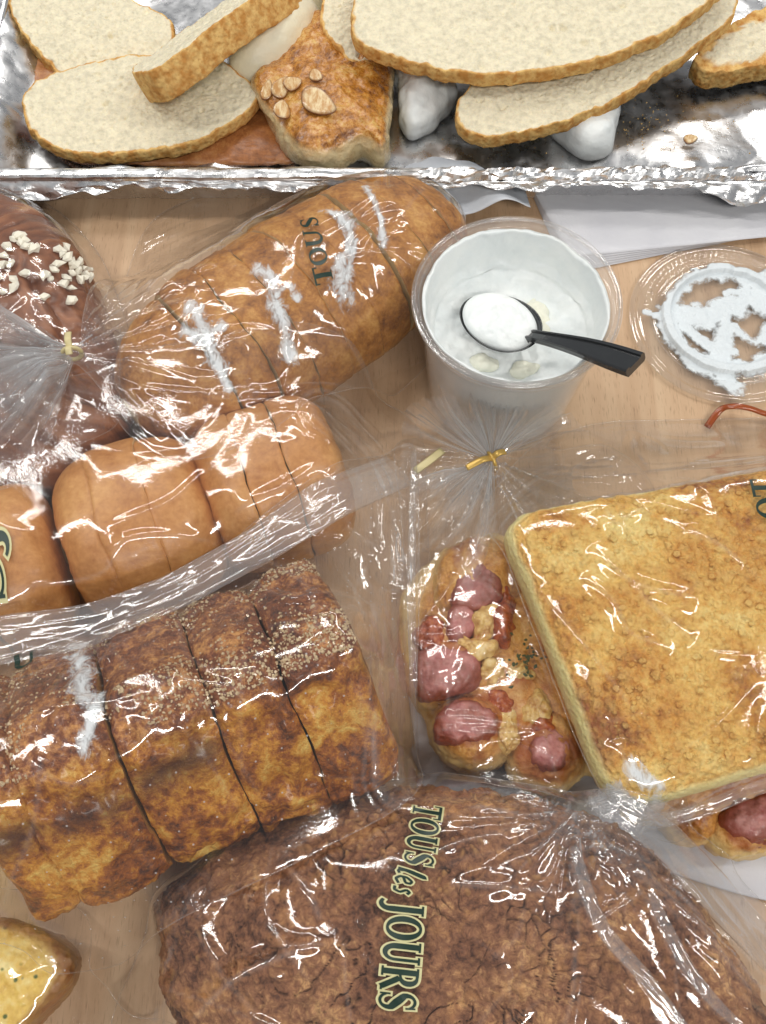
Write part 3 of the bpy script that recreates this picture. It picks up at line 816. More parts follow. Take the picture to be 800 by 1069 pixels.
# ---- sugared sliced loaf, leaning back on the buns
t = NT('sugared_loaf_crust')
n1 = t.math('ADD', t.math('MULTIPLY', t.noise(38, 6, 0.66, dist=0.6), 0.62), t.math('MULTIPLY', t.noise(150, 5, 0.65, dist=0.5), 0.38)); n2 = t.noise(420, 5, 0.7)
side = t.ramp(t.math('ADD', t.math('MULTIPLY', n1, 0.78), t.math('MULTIPLY', n2, 0.22)), [(0.40, srgb(86, 40, 14)), (0.47, srgb(168, 94, 28)), (0.53, srgb(222, 150, 48)), (0.62, srgb(252, 214, 116))])
topc = t.ramp(t.math('ADD', t.math('MULTIPLY', n1, 0.6), t.math('MULTIPLY', n2, 0.4)), [(0.40, srgb(70, 32, 18)), (0.5, srgb(140, 78, 42)), (0.60, srgb(224, 158, 92))])
col = t.mix(t.math('ADD', t.attr('top'), t.rng(n1, 0.3, 0.7, 0.12, -0.12), True), side, topc)
col = t.mix(t.math('MULTIPLY', t.attr('band'), 0.85, True), col, srgb(74, 40, 22))
col = t.mix(t.math('MULTIPLY', t.attr('crumb'), 0.9, True), col, srgb(204, 152, 84))
sp = t.math('MULTIPLY', t.rng(t.vor(480), 0.0, 0.17, 1.0, 0.0), t.rng(t.noise(90, 3), 0.4, 0.55))
col = t.mix(t.math('MULTIPLY', sp, 0.7), col, srgb(222, 180, 120))
M_SUGL = t.done(t.bsdf(col, 0.42, t.bump(t.math('ADD', n1, t.math('MULTIPLY', n2, 0.7)), 1.0, 0.0024), Coat_Weight=0.35, Coat_Roughness=0.22))
ROLL = R(40)
FB0, FB1 = P(40, 978, 0.046), P(424, 806, 0.046)
axd = (FB1 - FB0) / np.linalg.norm(FB1 - FB0)
sd0 = np.cross([0, 0, 1.0], axd)
back = 0.0480
A = FB0 + sd0 * back; A[2] = 0.050
B = FB1 + sd0 * back; B[2] = 0.050
sl = root('sugared_loaf', 'large sliced loaf with brown sugared top leaning on the buns', 'bread', (*((A + B) / 2)[:2], 0))
LS = np.linalg.norm(B - A)
fS = lambda t: np.clip(1 - np.abs(2 * t - 1) ** 14, 1e-3, 1) ** (1 / 14)
cuts = [0.0, 0.13, 0.365, 0.60, 0.79, 1.0]
sug_pts, LATER = [], []
for k, (a, b) in enumerate(zip(cuts[:-1], cuts[1:])):
    cm = 0.5 * (a + b); hw = 0.5 * (b - a)
    bulge = lambda t, cm=cm, hw=hw: np.clip(1 - np.abs((t - cm) / hw) ** 3, 0, 1)
    def dsp(V, t, ph, k=k):
        lay = np.sin((V[:, 2] * 520 + V[:, 0] * 90) + 6 * fbm(V * 40, 3, 71))
        return 0.0034 * fbm(V * 34, 4, 51 + k) + 0.0026 * (1 - 2 * np.abs(fbm(V * 80, 4, 52))) + 0.0007 * lay + 0.0005 * fbm(V * 600, 2, 53)
    V, Fs, cb, up, fr = loaf_slice(A, B, a + (0.0020 if a else 0), b - (0.0020 if b < 1 else 0), lambda t: (0.0355 + 0.0014 * bulge(t)) * fS(t), lambda t: (0.0330 + 0.0036 * bulge(t) + 0.0012 * math.sin(k * 2.1)) * fS(t), lambda t: 0.0365 * fS(t), 4.4, roll=ROLL, seed=k,
                                   disp=dsp, nphi=220, wob=tuple(np.array([0, 0, rng.normal() * 0.0012]) + 0.0006 * rng.normal(size=3)), edge=0.003)
    top = sstep(0.15, 0.62, up + 0.25 * fbm(V * 40, 3, 61))
    hU = (V - A) @ (sd0 * math.sin(ROLL) + np.array([0, 0, 1]) * math.cos(ROLL))
    band = np.exp(-((hU - 0.012 - 0.003 * fbm(V * 30, 2, 5)) / 0.0065) ** 2) * (fr > 0.5) * sstep(-0.4, 0.1, fbm(V * 26, 3, 66))
    mk('slice', V, Fs, M_SUGL, sl, attrs={'crumb': cb, 'top': top, 'band': band})
    LATER.append((V, Fs))
    n = len(up); pick = np.where((up > 0.55) & (cb < 0.5) & (fbm(V * 45, 3, 91) > -0.25))[0]
    sug_pts.append(V[rng.choice(pick, min(len(pick), int(480 * (b - a) / 0.2 * (0.5 + a))), replace=False)])
sug_pts = np.vstack(sug_pts)
box = np.array([(x, y, z) for x in (-1, 1) for y in (-1, 1) for z in (-1, 1)], float)
boxf = np.array([(0, 1, 3, 2), (4, 6, 7, 5), (0, 4, 5, 1), (2, 3, 7, 6), (0, 2, 6, 4), (1, 5, 7, 3)])
def scatter_boxes(pts, r0, r1):
    n = len(pts)
    Q = rng.normal(size=(n, 4)); Q /= np.linalg.norm(Q, axis=1, keepdims=True)
    a, b, c, d = Q.T
    Rm = np.stack([np.stack([1 - 2 * (c * c + d * d), 2 * (b * c - a * d), 2 * (b * d + a * c)], -1), np.stack([2 * (b * c + a * d), 1 - 2 * (b * b + d * d), 2 * (c * d - a * b)], -1),
                   np.stack([2 * (b * d - a * c), 2 * (c * d + a * b), 1 - 2 * (b * b + c * c)], -1)], 1)
    sz = rng.uniform(r0, r1, (n, 1, 1)) * rng.uniform(0.6, 1.4, (n, 1, 3))
    V = np.einsum('nij,nkj->nki', Rm, box[None] * sz) + pts[:, None]
    return V.reshape(-1, 3), (boxf[None] + 8 * np.arange(n)[:, None, None]).reshape(-1, 4)
V, Fq = scatter_boxes(sug_pts, 0.00018, 0.00050)
M_SUGAR = plain('sugar_crystal', srgb(240, 212, 170), 0.15, Transmission_Weight=0.3, IOR=1.45)
o = mk('sugar_crystals', V, Fq, M_SUGAR, sl, smooth=False); o['kind'] = 'stuff'

# ------------------------------------------------------------------ sausage bread on white paper
M_BOARD = paper_mat('white_paper_tray', srgb(206, 206, 214), srgb(220, 220, 226))
V, Fq, s, th, tp = pillow(PP([(438, 640), (600, 600), (860, 600), (880, 935), (800, 940), (600, 880), (450, 846), (436, 800)], 0.003), 0.0006, 0.0032, zm=0.0018, ex=20, nr=20, ns=160)
mk('paper_tray', V, Fq, M_BOARD, hm=True, tag=('flat white paper tray under the sausage bread', 'paper tray'))
M_SBREAD = crust_mat('sausage_bread_crust', srgb(238, 198, 124), srgb(212, 152, 78), srgb(146, 82, 36), scale=60, rough=0.4, bump=0.6, coat=0.15, bdist=0.0012,
                     layers=(('pale', srgb(240, 214, 150), 0.9), ('sauce', srgb(156, 74, 36), 0.8)))
t = NT('sausage_skin')
n1 = t.noise(150, 6, 0.65); f = t.attr('cut')
col = t.mix(t.rng(n1, 0.35, 0.65), srgb(170, 94, 92), srgb(214, 152, 142))
col = t.mix(t.rng(t.noise(60, 4, 0.6), 0.45, 0.62), col, srgb(150, 92, 80))
col = t.mix(f, t.mix(n1, srgb(110, 48, 36), srgb(170, 90, 66)), col)
M_SAUS = t.done(t.bsdf(col, 0.36, t.bump(n1, 0.8, 0.0016), Coat_Weight=0.2, Subsurface_Weight=0.1, Subsurface_Radius=(0.004, 0.001, 0.001), Subsurface_Scale=0.4))
sb = root('sausage_bread', 'knobbly sausage bread with cheese and sauce under the yellow crumble bread', 'bread', (*P(560, 720, 0)[:2], 0))
def lobe(outline, z, zb, zt, name, mat, attrs_fn, parent=sb, seed=0, ex=2.2, amp=0.0028, nr=40, ns=140, fr=60):
    V, Fq, s, th, tp = pillow(PP(outline, z), zb, zt, ex=ex, nr=nr, ns=ns, disp=lambda V, s, th, tp: amp * fbm(V * fr, 4, seed) + 0.25 * amp * fbm(V * 400, 2, seed + 1))
    mk(name, V, Fq, mat, parent, attrs=attrs_fn(V, s, tp), hm=True)
    return V
bat = lambda V, s, tp: {'pale': np.where(tp, sstep(0.75, 0.98, s), 1.0), 'sauce': sstep(-0.05, 0.3, fbm(V * 55, 4, 44)) * (1 - sstep(0.7, 0.95, s)) * tp}
cx = [
 ([(428, 640), (450, 600), (500, 572), (560, 590), (600, 650), (640, 760), (640, 800), (560, 790), (470, 770), (430, 700)], 0.014, 0.0035, 0.030, 1),
 ([(450, 770), (456, 740), (492, 730), (522, 748), (530, 780), (505, 806), (470, 800)], 0.012, 0.0035, 0.034, 2),
 ([(528, 780), (545, 755), (580, 748), (606, 775), (605, 812), (575, 828), (540, 818)], 0.012, 0.0035, 0.032, 3),
 ([(428, 715), (436, 670), (470, 655), (505, 675), (512, 715), (480, 745), (440, 745)], 0.012, 0.0035, 0.033, 4),
 ([(450, 630), (462, 590), (500, 572), (535, 592), (540, 640), (505, 660), (462, 655)], 0.013, 0.0035, 0.036, 5),
 ([(640, 770), (760, 760), (850, 780), (850, 880), (800, 880), (745, 868), (700, 862), (650, 840)], 0.012, 0.0035, 0.026, 6),
 ([(682, 848), (700, 830), (735, 835), (748, 862), (730, 884), (700, 876)], 0.010, 0.0035, 0.024, 7),
 ([(736, 866), (752, 845), (790, 838), (826, 860), (815, 886), (775, 894), (748, 888)], 0.010, 0.0035, 0.026, 8)]
for ol, z, zb, zt, sd in cx:
    m_ = np.mean(ol, 0); ol = [tuple(m_ + 1.09 * (np.array(q_) - m_)) for q_ in ol]
    lobe(ol, z, zb, zt + 0.0032, 'bread_lobe', M_SBREAD, bat, seed=sd)
cut = lambda V, s, tp: {'cut': np.where(tp, 1 - sstep(0.6, 0.92, s + 0.15 * fbm(V * 140, 3, 3)), 0.0)}
for ol, z, zb, zt, sd in [
 ([(470, 622), (476, 596), (500, 586), (522, 600), (522, 626), (500, 640), (478, 636)], 0.036, 0.026, 0.043, 1),
 ([(468, 652), (474, 632), (490, 632), (498, 652), (488, 672), (472, 668)], 0.036, 0.026, 0.041, 2),
 ([(432, 712), (438, 682), (470, 672), (502, 690), (498, 716), (470, 728), (440, 730)], 0.034, 0.022, 0.041, 3),
 ([(452, 768), (458, 742), (490, 730), (518, 742), (520, 764), (500, 780), (470, 778)], 0.034, 0.022, 0.042, 4),
 ([(550, 790), (556, 768), (580, 760), (598, 776), (596, 798), (576, 806), (558, 802)], 0.032, 0.022, 0.039, 5),
 ([(754, 858), (764, 836), (800, 824), (840, 840), (836, 870), (800, 884), (768, 878)], 0.026, 0.012, 0.034, 6)]:
    lobe(ol, z, zb, zt - 0.0025, 'sausage_piece', M_SAUS, cut, seed=sd + 30, ex=3.2, amp=0.0026, nr=30, ns=110, fr=75)
M_CHEESE = crust_mat('melted_cheese', srgb(240, 222, 170), srgb(222, 184, 110), srgb(168, 104, 48), scale=110, rough=0.35, bump=0.5, coat=0.2) if True else plain('x', srgb(238, 222, 168), 0.35, Coat_Weight=0.3, Subsurface_Weight=0.2, Subsurface_Radius=(0.003, 0.002, 0.001), Subsurface_Scale=0.5)
M_SAUCE = crust_mat('red_sauce', srgb(206, 128, 64), srgb(166, 78, 40), srgb(104, 44, 24), scale=160, rough=0.3, bump=0.5, coat=0.3)
M_HERB = plain('dried_herb', srgb(60, 72, 40), 0.7)
none = lambda V, s, tp: {}
for ol, m, nm, zz in [([(494, 650), (505, 630), (518, 626), (515, 650), (508, 668), (496, 668)], M_CHEESE, 'cheese_patch', 0.038), ([(500, 690), (520, 680), (530, 700), (515, 722), (502, 712)], M_CHEESE, 'cheese_patch', 0.033),
                      ([(470, 652), (490, 664), (520, 672), (512, 684), (484, 680)], M_CHEESE, 'cheese_patch', 0.037), ([(520, 748), (535, 742), (545, 770), (530, 790), (518, 770)], M_CHEESE, 'cheese_patch', 0.033), ([(436, 655), (452, 640), (468, 662), (458, 676), (440, 672)], M_SAUCE, 'sauce_streak', 0.034), ([(545, 740), (560, 715), (575, 735), (570, 760), (552, 760)], M_CHEESE, 'cheese_patch', 0.032), ([(528, 700), (548, 690), (560, 705), (545, 715)], M_CHEESE, 'cheese_patch', 0.033),
                      ([(518, 640), (526, 612), (536, 618), (540, 650), (530, 672), (520, 664)], M_SAUCE, 'sauce_streak', 0.038), ([(545, 768), (556, 752), (580, 750), (585, 764), (560, 770)], M_SAUCE, 'sauce_streak', 0.032),
                      ([(506, 720), (520, 715), (540, 738), (525, 748)], M_SAUCE, 'sauce_streak', 0.031)]:
    lobe(ol, zz, zz - 0.008, zz + 0.0022, nm, m, none, seed=len(nm), amp=0.0042, nr=24, ns=90, fr=105)
for k in range(40):
    px, py = rng.normal(548, 9), rng.normal(688, 13)
    o = nib(px, py, rng.uniform(0.0003, 0.0008), sb, np.zeros((0, 3)), 0.0365, M_HERB, 'herb_flake')

# ------------------------------------------------------------------ cup of cream, spoon, lid
CC = P(540, 313, 0.074); CC = np.array([CC[0], CC[1] + 0.0012, 0.0])
KR, KZ = 0.962, 1.235
cs_ = lambda pr: np.asarray(pr, float) * np.array([KR, KZ])
cup = root('cream_cup', 'clear plastic cup of whipped cream in the upper right with a spoon in it', 'cup', CC)
prof = [(0.0005, 0.0010), (0.035, 0.0012), (0.0375, 0.002), (0.0382, 0.006), (0.0438, 0.053), (0.0446, 0.0545), (0.0470, 0.0550), (0.0476, 0.0565), (0.0474, 0.0590), (0.0464, 0.0602), (0.0452, 0.0598), (0.0444, 0.0570), (0.0434, 0.0545),
        (0.0432, 0.053), (0.0374, 0.006), (0.035, 0.003), (0.0005, 0.003)]
V, Fq = lathe(cs_(refine(prof, 0.0012)), CC, 160)
mk('cup_wall', V, Fq, M_CLEAR, cup)
V, Fq = lathe([(0.0476 * KR + 0.0009 * math.cos(a), 0.0590 * KZ + 0.0011 * math.sin(a)) for a in np.linspace(0, 2 * math.pi, 13)], CC, 160)
mk('rim', V, Fq, M_RIM, cup)
def dcream(r, z, T):
    x, y = r * np.cos(T), r * np.sin(T)
    q = np.stack([x, y, z], -1)
    inner = np.arange(len(r))[:, None] >= NOUT
    lip = np.exp(-((z - 0.0565 * KZ) / 0.005) ** 2)
    z2 = z + lip * (0.0022 * fbm(q * 32, 2, 33) + 0.0014 * fbm(q * 150, 3, 3)) + inner * (0.0042 * fbm(q * 60, 4, 7) + 0.0009 * facet(x * 200, y * 200 + z * 200, 5)) * sstep(0.0, 0.008, 0.0445 - r)
    r2 = np.where(inner & (z > 0.050), r + 0.0007 * fbm(q * 130, 3, 9) - 0.0006, r)
    return np.maximum(r2, 1e-4), z2
outer = refine([(0.0005, 0.0034), (0.0360, 0.0036), (0.0372, 0.0065), (0.0430, 0.0545), (0.0434, 0.0570)], 0.0012)
NOUT = len(outer)
inner = refine([(0.0434, 0.0570), (0.0424, 0.0565), (0.0412, 0.050), (0.0398, 0.044), (0.0365, 0.0395), (0.030, 0.0375), (0.018, 0.0365), (0.0004, 0.036)], 0.0007)
V, Fq = lathe(cs_(np.vstack([outer, inner[1:]])), CC, 260, dcream)
mk('cream', V, Fq, M_CUPCREAM, cup)
for ol, zz in (([(548, 318), (556, 306), (566, 312), (576, 332), (574, 350), (566, 352), (562, 330)], 0.0465), ([(486, 372), (500, 366), (520, 372), (518, 382), (498, 382)], 0.048), ([(596, 328), (604, 316), (612, 326), (610, 338), (598, 338)], 0.0455), ([(536, 378), (552, 372), (568, 378), (556, 388), (540, 388)], 0.048)):
    V, Fq, s, th, tp = pillow(PP(ol, zz), zz - 0.006, zz - 0.0006, nr=20, ns=70, disp=lambda V, s, th, tp: 0.0030 * fbm(V * 130, 3, 2))
    mk('cream_curl', V, Fq, M_BUTTER, cup)

t = NT('smoky_black_plastic')
M_SPOON = t.done(t.bsdf(srgb(40, 42, 44), t.rng(t.noise(200, 3), 0.3, 0.7, 0.12, 0.24), t.bump(t.noise(400, 2), 0.05, 0.0004), Coat_Weight=0.5, Specular_IOR_Level=0.7))
spo = root('plastic_spoon', 'black plastic spoon heaped with cream resting on the rim of the cup', 'spoon', P(560, 350, 0.06))
sc_ = P(522, 336, 0.0575); h0 = P(556, 350, 0.062); h1 = P(664, 381, 0.089)
hd = (h1 - h0) / np.linalg.norm(h1 - h0)
dirxy = (h0 - sc_); dirxy[2] = 0; dirxy /= np.linalg.norm(dirxy)
prp = np.array([-dirxy[1], dirxy[0], 0])
rows = []
th = np.linspace(0, 2 * math.pi, 60, endpoint=False)
for s, z in ((1e-3, -0.0065), (0.4, -0.0060), (0.7, -0.0043), (0.9, -0.0018), (1.0, 0.0), (1.03, 0.0002), (1.0, -0.0006), (0.9, -0.0030), (0.7, -0.0056), (0.4, -0.0073), (1e-3, -0.0078)):
    rows.append(sc_ + dirxy * (s * 0.0195 * np.cos(th))[:, None] + prp * (s * 0.0150 * np.sin(th) * (1 + 0.10 * np.cos(th)))[:, None] + np.array([0, 0, 1]) * (z + 0.12 * s * 0.0185 * np.cos(th))[:, None])
mk('spoon_bowl', np.array(rows).reshape(-1, 3), gridq(11, 60, True), M_SPOON, spo)
k = np.linspace(0, 1, 40)[:, None]
ctl = np.array([sc_ + dirxy * 0.0175 + [0, 0, 0.0015], h0 + [0, 0, -0.0005], h0 * 0.5 + h1 * 0.5 + [0, 0, 0.0015], h1])
path = spline(ctl, 44, False)
kk = np.linspace(0, 1, 44)
wd = 0.0029 + 0.0034 * sstep(0.05, 0.95, kk)
tt, ss, uu = frame_path(path)
sec = np.array([(-1, -0.55), (-0.86, -1), (0.86, -1), (1, -0.55), (1, 0.6), (0.9, 1), (0.62, 1), (0.56, 0.55), (-0.56, 0.55), (-0.62, 1), (-0.9, 1), (-1, 0.6)])
thk = 0.0015 + 0.0007 * kk
V = path[:, None] + ss[:, None] * (sec[None, :, 0:1] * wd[:, None, None]) + uu[:, None] * (sec[None, :, 1:2] * thk[:, None, None])
V = V.reshape(-1, 3); m = len(sec)
mk('handle', np.vstack([V]), [gridq(44, m, True), np.arange(m)[None, ::-1], (43 * m + np.arange(m))[None]], M_SPOON, spo, smooth=False)
th = np.linspace(0, 2 * math.pi, 40, endpoint=False)
ol = np.stack([sc_[0] + dirxy[0] * 0.0184 * np.cos(th) + prp[0] * 0.0139 * np.sin(th), sc_[1] + dirxy[1] * 0.0184 * np.cos(th) + prp[1] * 0.0139 * np.sin(th)], -1)
V, Fq, s, th, tp = pillow(ol, sc_[2] - 0.004, sc_[2] + 0.0055, zm=sc_[2] - 0.0006, ex=2.4, nr=44, ns=150, disp=lambda V, s, th, tp: (0.0026 * fbm(V * 90, 4, 6) + 0.0006 * facet(V[:, 0] * 240, V[:, 1] * 240, 4)) * (1 - s ** 4))
o = mk('cream_heap', V, Fq, M_CREAM, tag=('heap of whipped cream on the bowl of the spoon', 'cream'))

LC = P(757, 338, 0.0); LC[2] = 0
lid = root('cup_lid', 'clear round cup lid smeared with cream lying at the right edge', 'lid', LC)
lp = refine([(0.0505, 0.0010), (0.0510, 0.0022), (0.0500, 0.0030), (0.0478, 0.0028), (0.0470, 0.0044), (0.0455, 0.0048), (0.0432, 0.0046), (0.0400, 0.0044), (0.0392, 0.0030), (0.0345, 0.0028), (0.0332, 0.0060), (0.0318, 0.0062), (0.0308, 0.0030), (0.0004, 0.0028)], 0.0006)
def dlid(r, z, T):
    m = ((r > 0.0405) & (r < 0.0432)) * sstep(-0.2, 0.3, np.sin(T * 1.0 + 0.2))
    return r, z + m * 0.0007 * np.sign(np.sin(T * 90)) * 0.5 + 0.0004 * ((r > 0.0345) & (r < 0.039)) * np.sin((r - 0.0345) * 2800)
V, Fq = lathe(lp, LC, 720, dlid)
mk('lid_disc', V, Fq, M_RIM, lid)
# cream streaks left on the lid
t = NT('thin_cream')
n_ = t.noise(300, 6, 0.7, dist=0.6)
al_ = t.rng(t.math('ADD', t.attr('fac'), t.rng(n_, 0.3, 0.7, -0.3, 0.3)), 0.2, 0.7)
M_THINCREAM = t.done(t.n('MixShader', {0: al_, 1: t.n('BsdfTransparent'), 2: t.bsdf(srgb(224, 231, 235), 0.35, t.bump(n_, 0.5, 0.0014), Subsurface_Weight=0.15, Subsurface_Radius=(0.003, 0.003, 0.003), Subsurface_Scale=0.5)}))
gx = np.linspace(LC[0] - 0.05, LC[0] + 0.05, 260); gy = np.linspace(LC[1] - 0.05, LC[1] + 0.05, 260)
X, Y = np.meshgrid(gx, gy); x, y = X - LC[0], Y - LC[1]
r = np.hypot(x, y); an = np.arctan2(y, x)
nz = fbm(p3(x * 90, y * 90), 4, 5)
def stroke(pts, wdt):
    p = spline(np.array(pts), 60, False); d = np.full(X.shape, 9.0)
    for a, b in zip(p[:-1], p[1:]):
        ab = b - a; tt = np.clip(((x - a[0]) * ab[0] + (y - a[1]) * ab[1]) / (ab @ ab + 1e-12), 0, 1)
        d = np.minimum(d, np.hypot(x - a[0] - tt * ab[0], y - a[1] - tt * ab[1]))
    return 1 - d / wdt
T = 1 - np.abs(r - 0.0305 - 0.001 * np.sin(an * 2)) / (0.0052 + 0.0022 * nz)
for pts, wdt in (([(-0.027, 0.006), (-0.012, 0.004), (0.002, 0.006), (0.016, 0.014), (0.030, 0.010)], 0.0085), ([(0.000, 0.004), (-0.002, -0.010), (-0.006, -0.022), (-0.006, -0.030)], 0.0055), ([(0.002, -0.004), (0.012, -0.014), (0.022, -0.006), (0.030, -0.008)], 0.0042),
                 ([(-0.024, -0.004), (-0.012, -0.016), (0.0, -0.020)], 0.0032), ([(-0.006, -0.030), (-0.007, -0.038), (-0.004, -0.042)], 0.0062), ([(-0.030, 0.002), (-0.040, 0.003), (-0.043, 0.0035)], 0.0024), ([(-0.012, 0.026), (-0.014, 0.033)], 0.0022), ([(0.012, 0.014), (0.006, 0.018), (0.002, 0.017)], 0.0024), ([(0.016, 0.010), (0.024, 0.022), (0.026, 0.028)], 0.0060)):
    T = np.maximum(T, stroke(pts, wdt))
T = T - 0.05 + 0.8 * nz + 0.18 * fbm(p3(x * 300, y * 300), 4, 15)
zt = 0.0032 + np.where((r > 0.0300) & (r < 0.0342), 0.0030, 0.0) + np.where(r > 0.0395, 0.0016, 0)
Z = zt + 0.0016 * np.sqrt(np.clip(T, 0, 1)) * (0.75 + 0.5 * fbm(p3(x * 240, y * 240), 4, 25)) * (T > 0)
keep = (T > -0.15)
V = np.stack([X, Y, Z], -1).reshape(-1, 3)
q = gridq(260, 260); q = q[keep.ravel()[q].sum(1) >= 3]
used = np.unique(q); rm = np.full(len(V), -1); rm[used] = np.arange(len(used))
mk('cream_streaks', V[used], rm[q], M_THINCREAM, attrs={'fac': np.clip(T.ravel()[used] * 1.1 + 0.28, 0, 1.4)}, tag=('white cream streaks smeared over the clear lid', 'cream'))

t = NT('amber_plastic')
M_AMBER = t.done(t.bsdf(srgb(176, 84, 30), 0.2, Transmission_Weight=0.3, Coat_Weight=0.5))
am = spline(np.array([P(738, 446, 0.002), P(752, 428, 0.006), P(766, 424, 0.010), P(782, 426, 0.010), P(800, 432, 0.007), P(830, 440, 0.003)]), 40, False)
V, Fs = tube(am, 0.0017, 0.0006, 8)
mk('amber_tie', V, Fs, M_AMBER, tag=('bent amber brown plastic tie on the table below the lid', 'tie'))

# ------------------------------------------------------------------ clear bags: film stretched over what stands there
def poly_sd(px, py, poly):
    """signed distance (negative inside) and nearest boundary point"""
    d2 = np.full(px.shape, 9.0); nx = px * 0; ny = px * 0
    inside = np.zeros(px.shape, bool)
    for a, b in zip(poly, np.roll(poly, -1, 0)):
        ab = b - a
        tt = np.clip(((px - a[0]) * ab[0] + (py - a[1]) * ab[1]) / (ab @ ab + 1e-15), 0, 1)
        qx, qy = a[0] + tt * ab[0], a[1] + tt * ab[1]
        dd = (px - qx) ** 2 + (py - qy) ** 2
        m = dd < d2
        d2 = np.where(m, dd, d2); nx = np.where(m, qx, nx); ny = np.where(m, qy, ny)
        c = ((a[1] > py) != (b[1] > py))
        if c.any():
            xi = a[0] + (py - a[1]) / (b[1] - a[1] + 1e-15) * ab[0]
            inside ^= c & (px < xi)
    d = np.sqrt(d2)
    return np.where(inside, -d, d), nx, ny
def bspl(A, x, y):
    fx = np.clip((x - GX0) / GS, 1, NX - 3.001); fy = np.clip((y - GY0) / GS, 1, NY - 3.001)
    ix, iy = fx.astype(int), fy.astype(int); u, v = fx - ix, fy - iy
    wts = lambda t: [(1 - t) ** 3 / 6, (3 * t ** 3 - 6 * t ** 2 + 4) / 6, (-3 * t ** 3 + 3 * t ** 2 + 3 * t + 1) / 6, t ** 3 / 6]
    wu, wv = wts(u), wts(v); r = 0
    for j in range(4):
        for i in range(4):
            r = r + A[iy + j - 1, ix + i - 1] * wu[i] * wv[j]
    return r
XC, YC = np.meshgrid(GX0 + GS * np.arange(NX), GY0 + GS * np.arange(NY))
def seg_dist(x, y, p):
    d = np.full(x.shape, 9.0); tl = x * 0; n = len(p) - 1
    for k, (a, b) in enumerate(zip(p[:-1], p[1:])):
        ab = b - a
        tt = np.clip(((x - a[0]) * ab[0] + (y - a[1]) * ab[1]) / (ab @ ab + 1e-15), 0, 1)
        dd = np.hypot(x - a[0] - tt * ab[0], y - a[1] - tt * ab[1])
        m = dd < d
        d = np.where(m, dd, d); tl = np.where(m, (k + tt) / n, tl)
    return d, tl

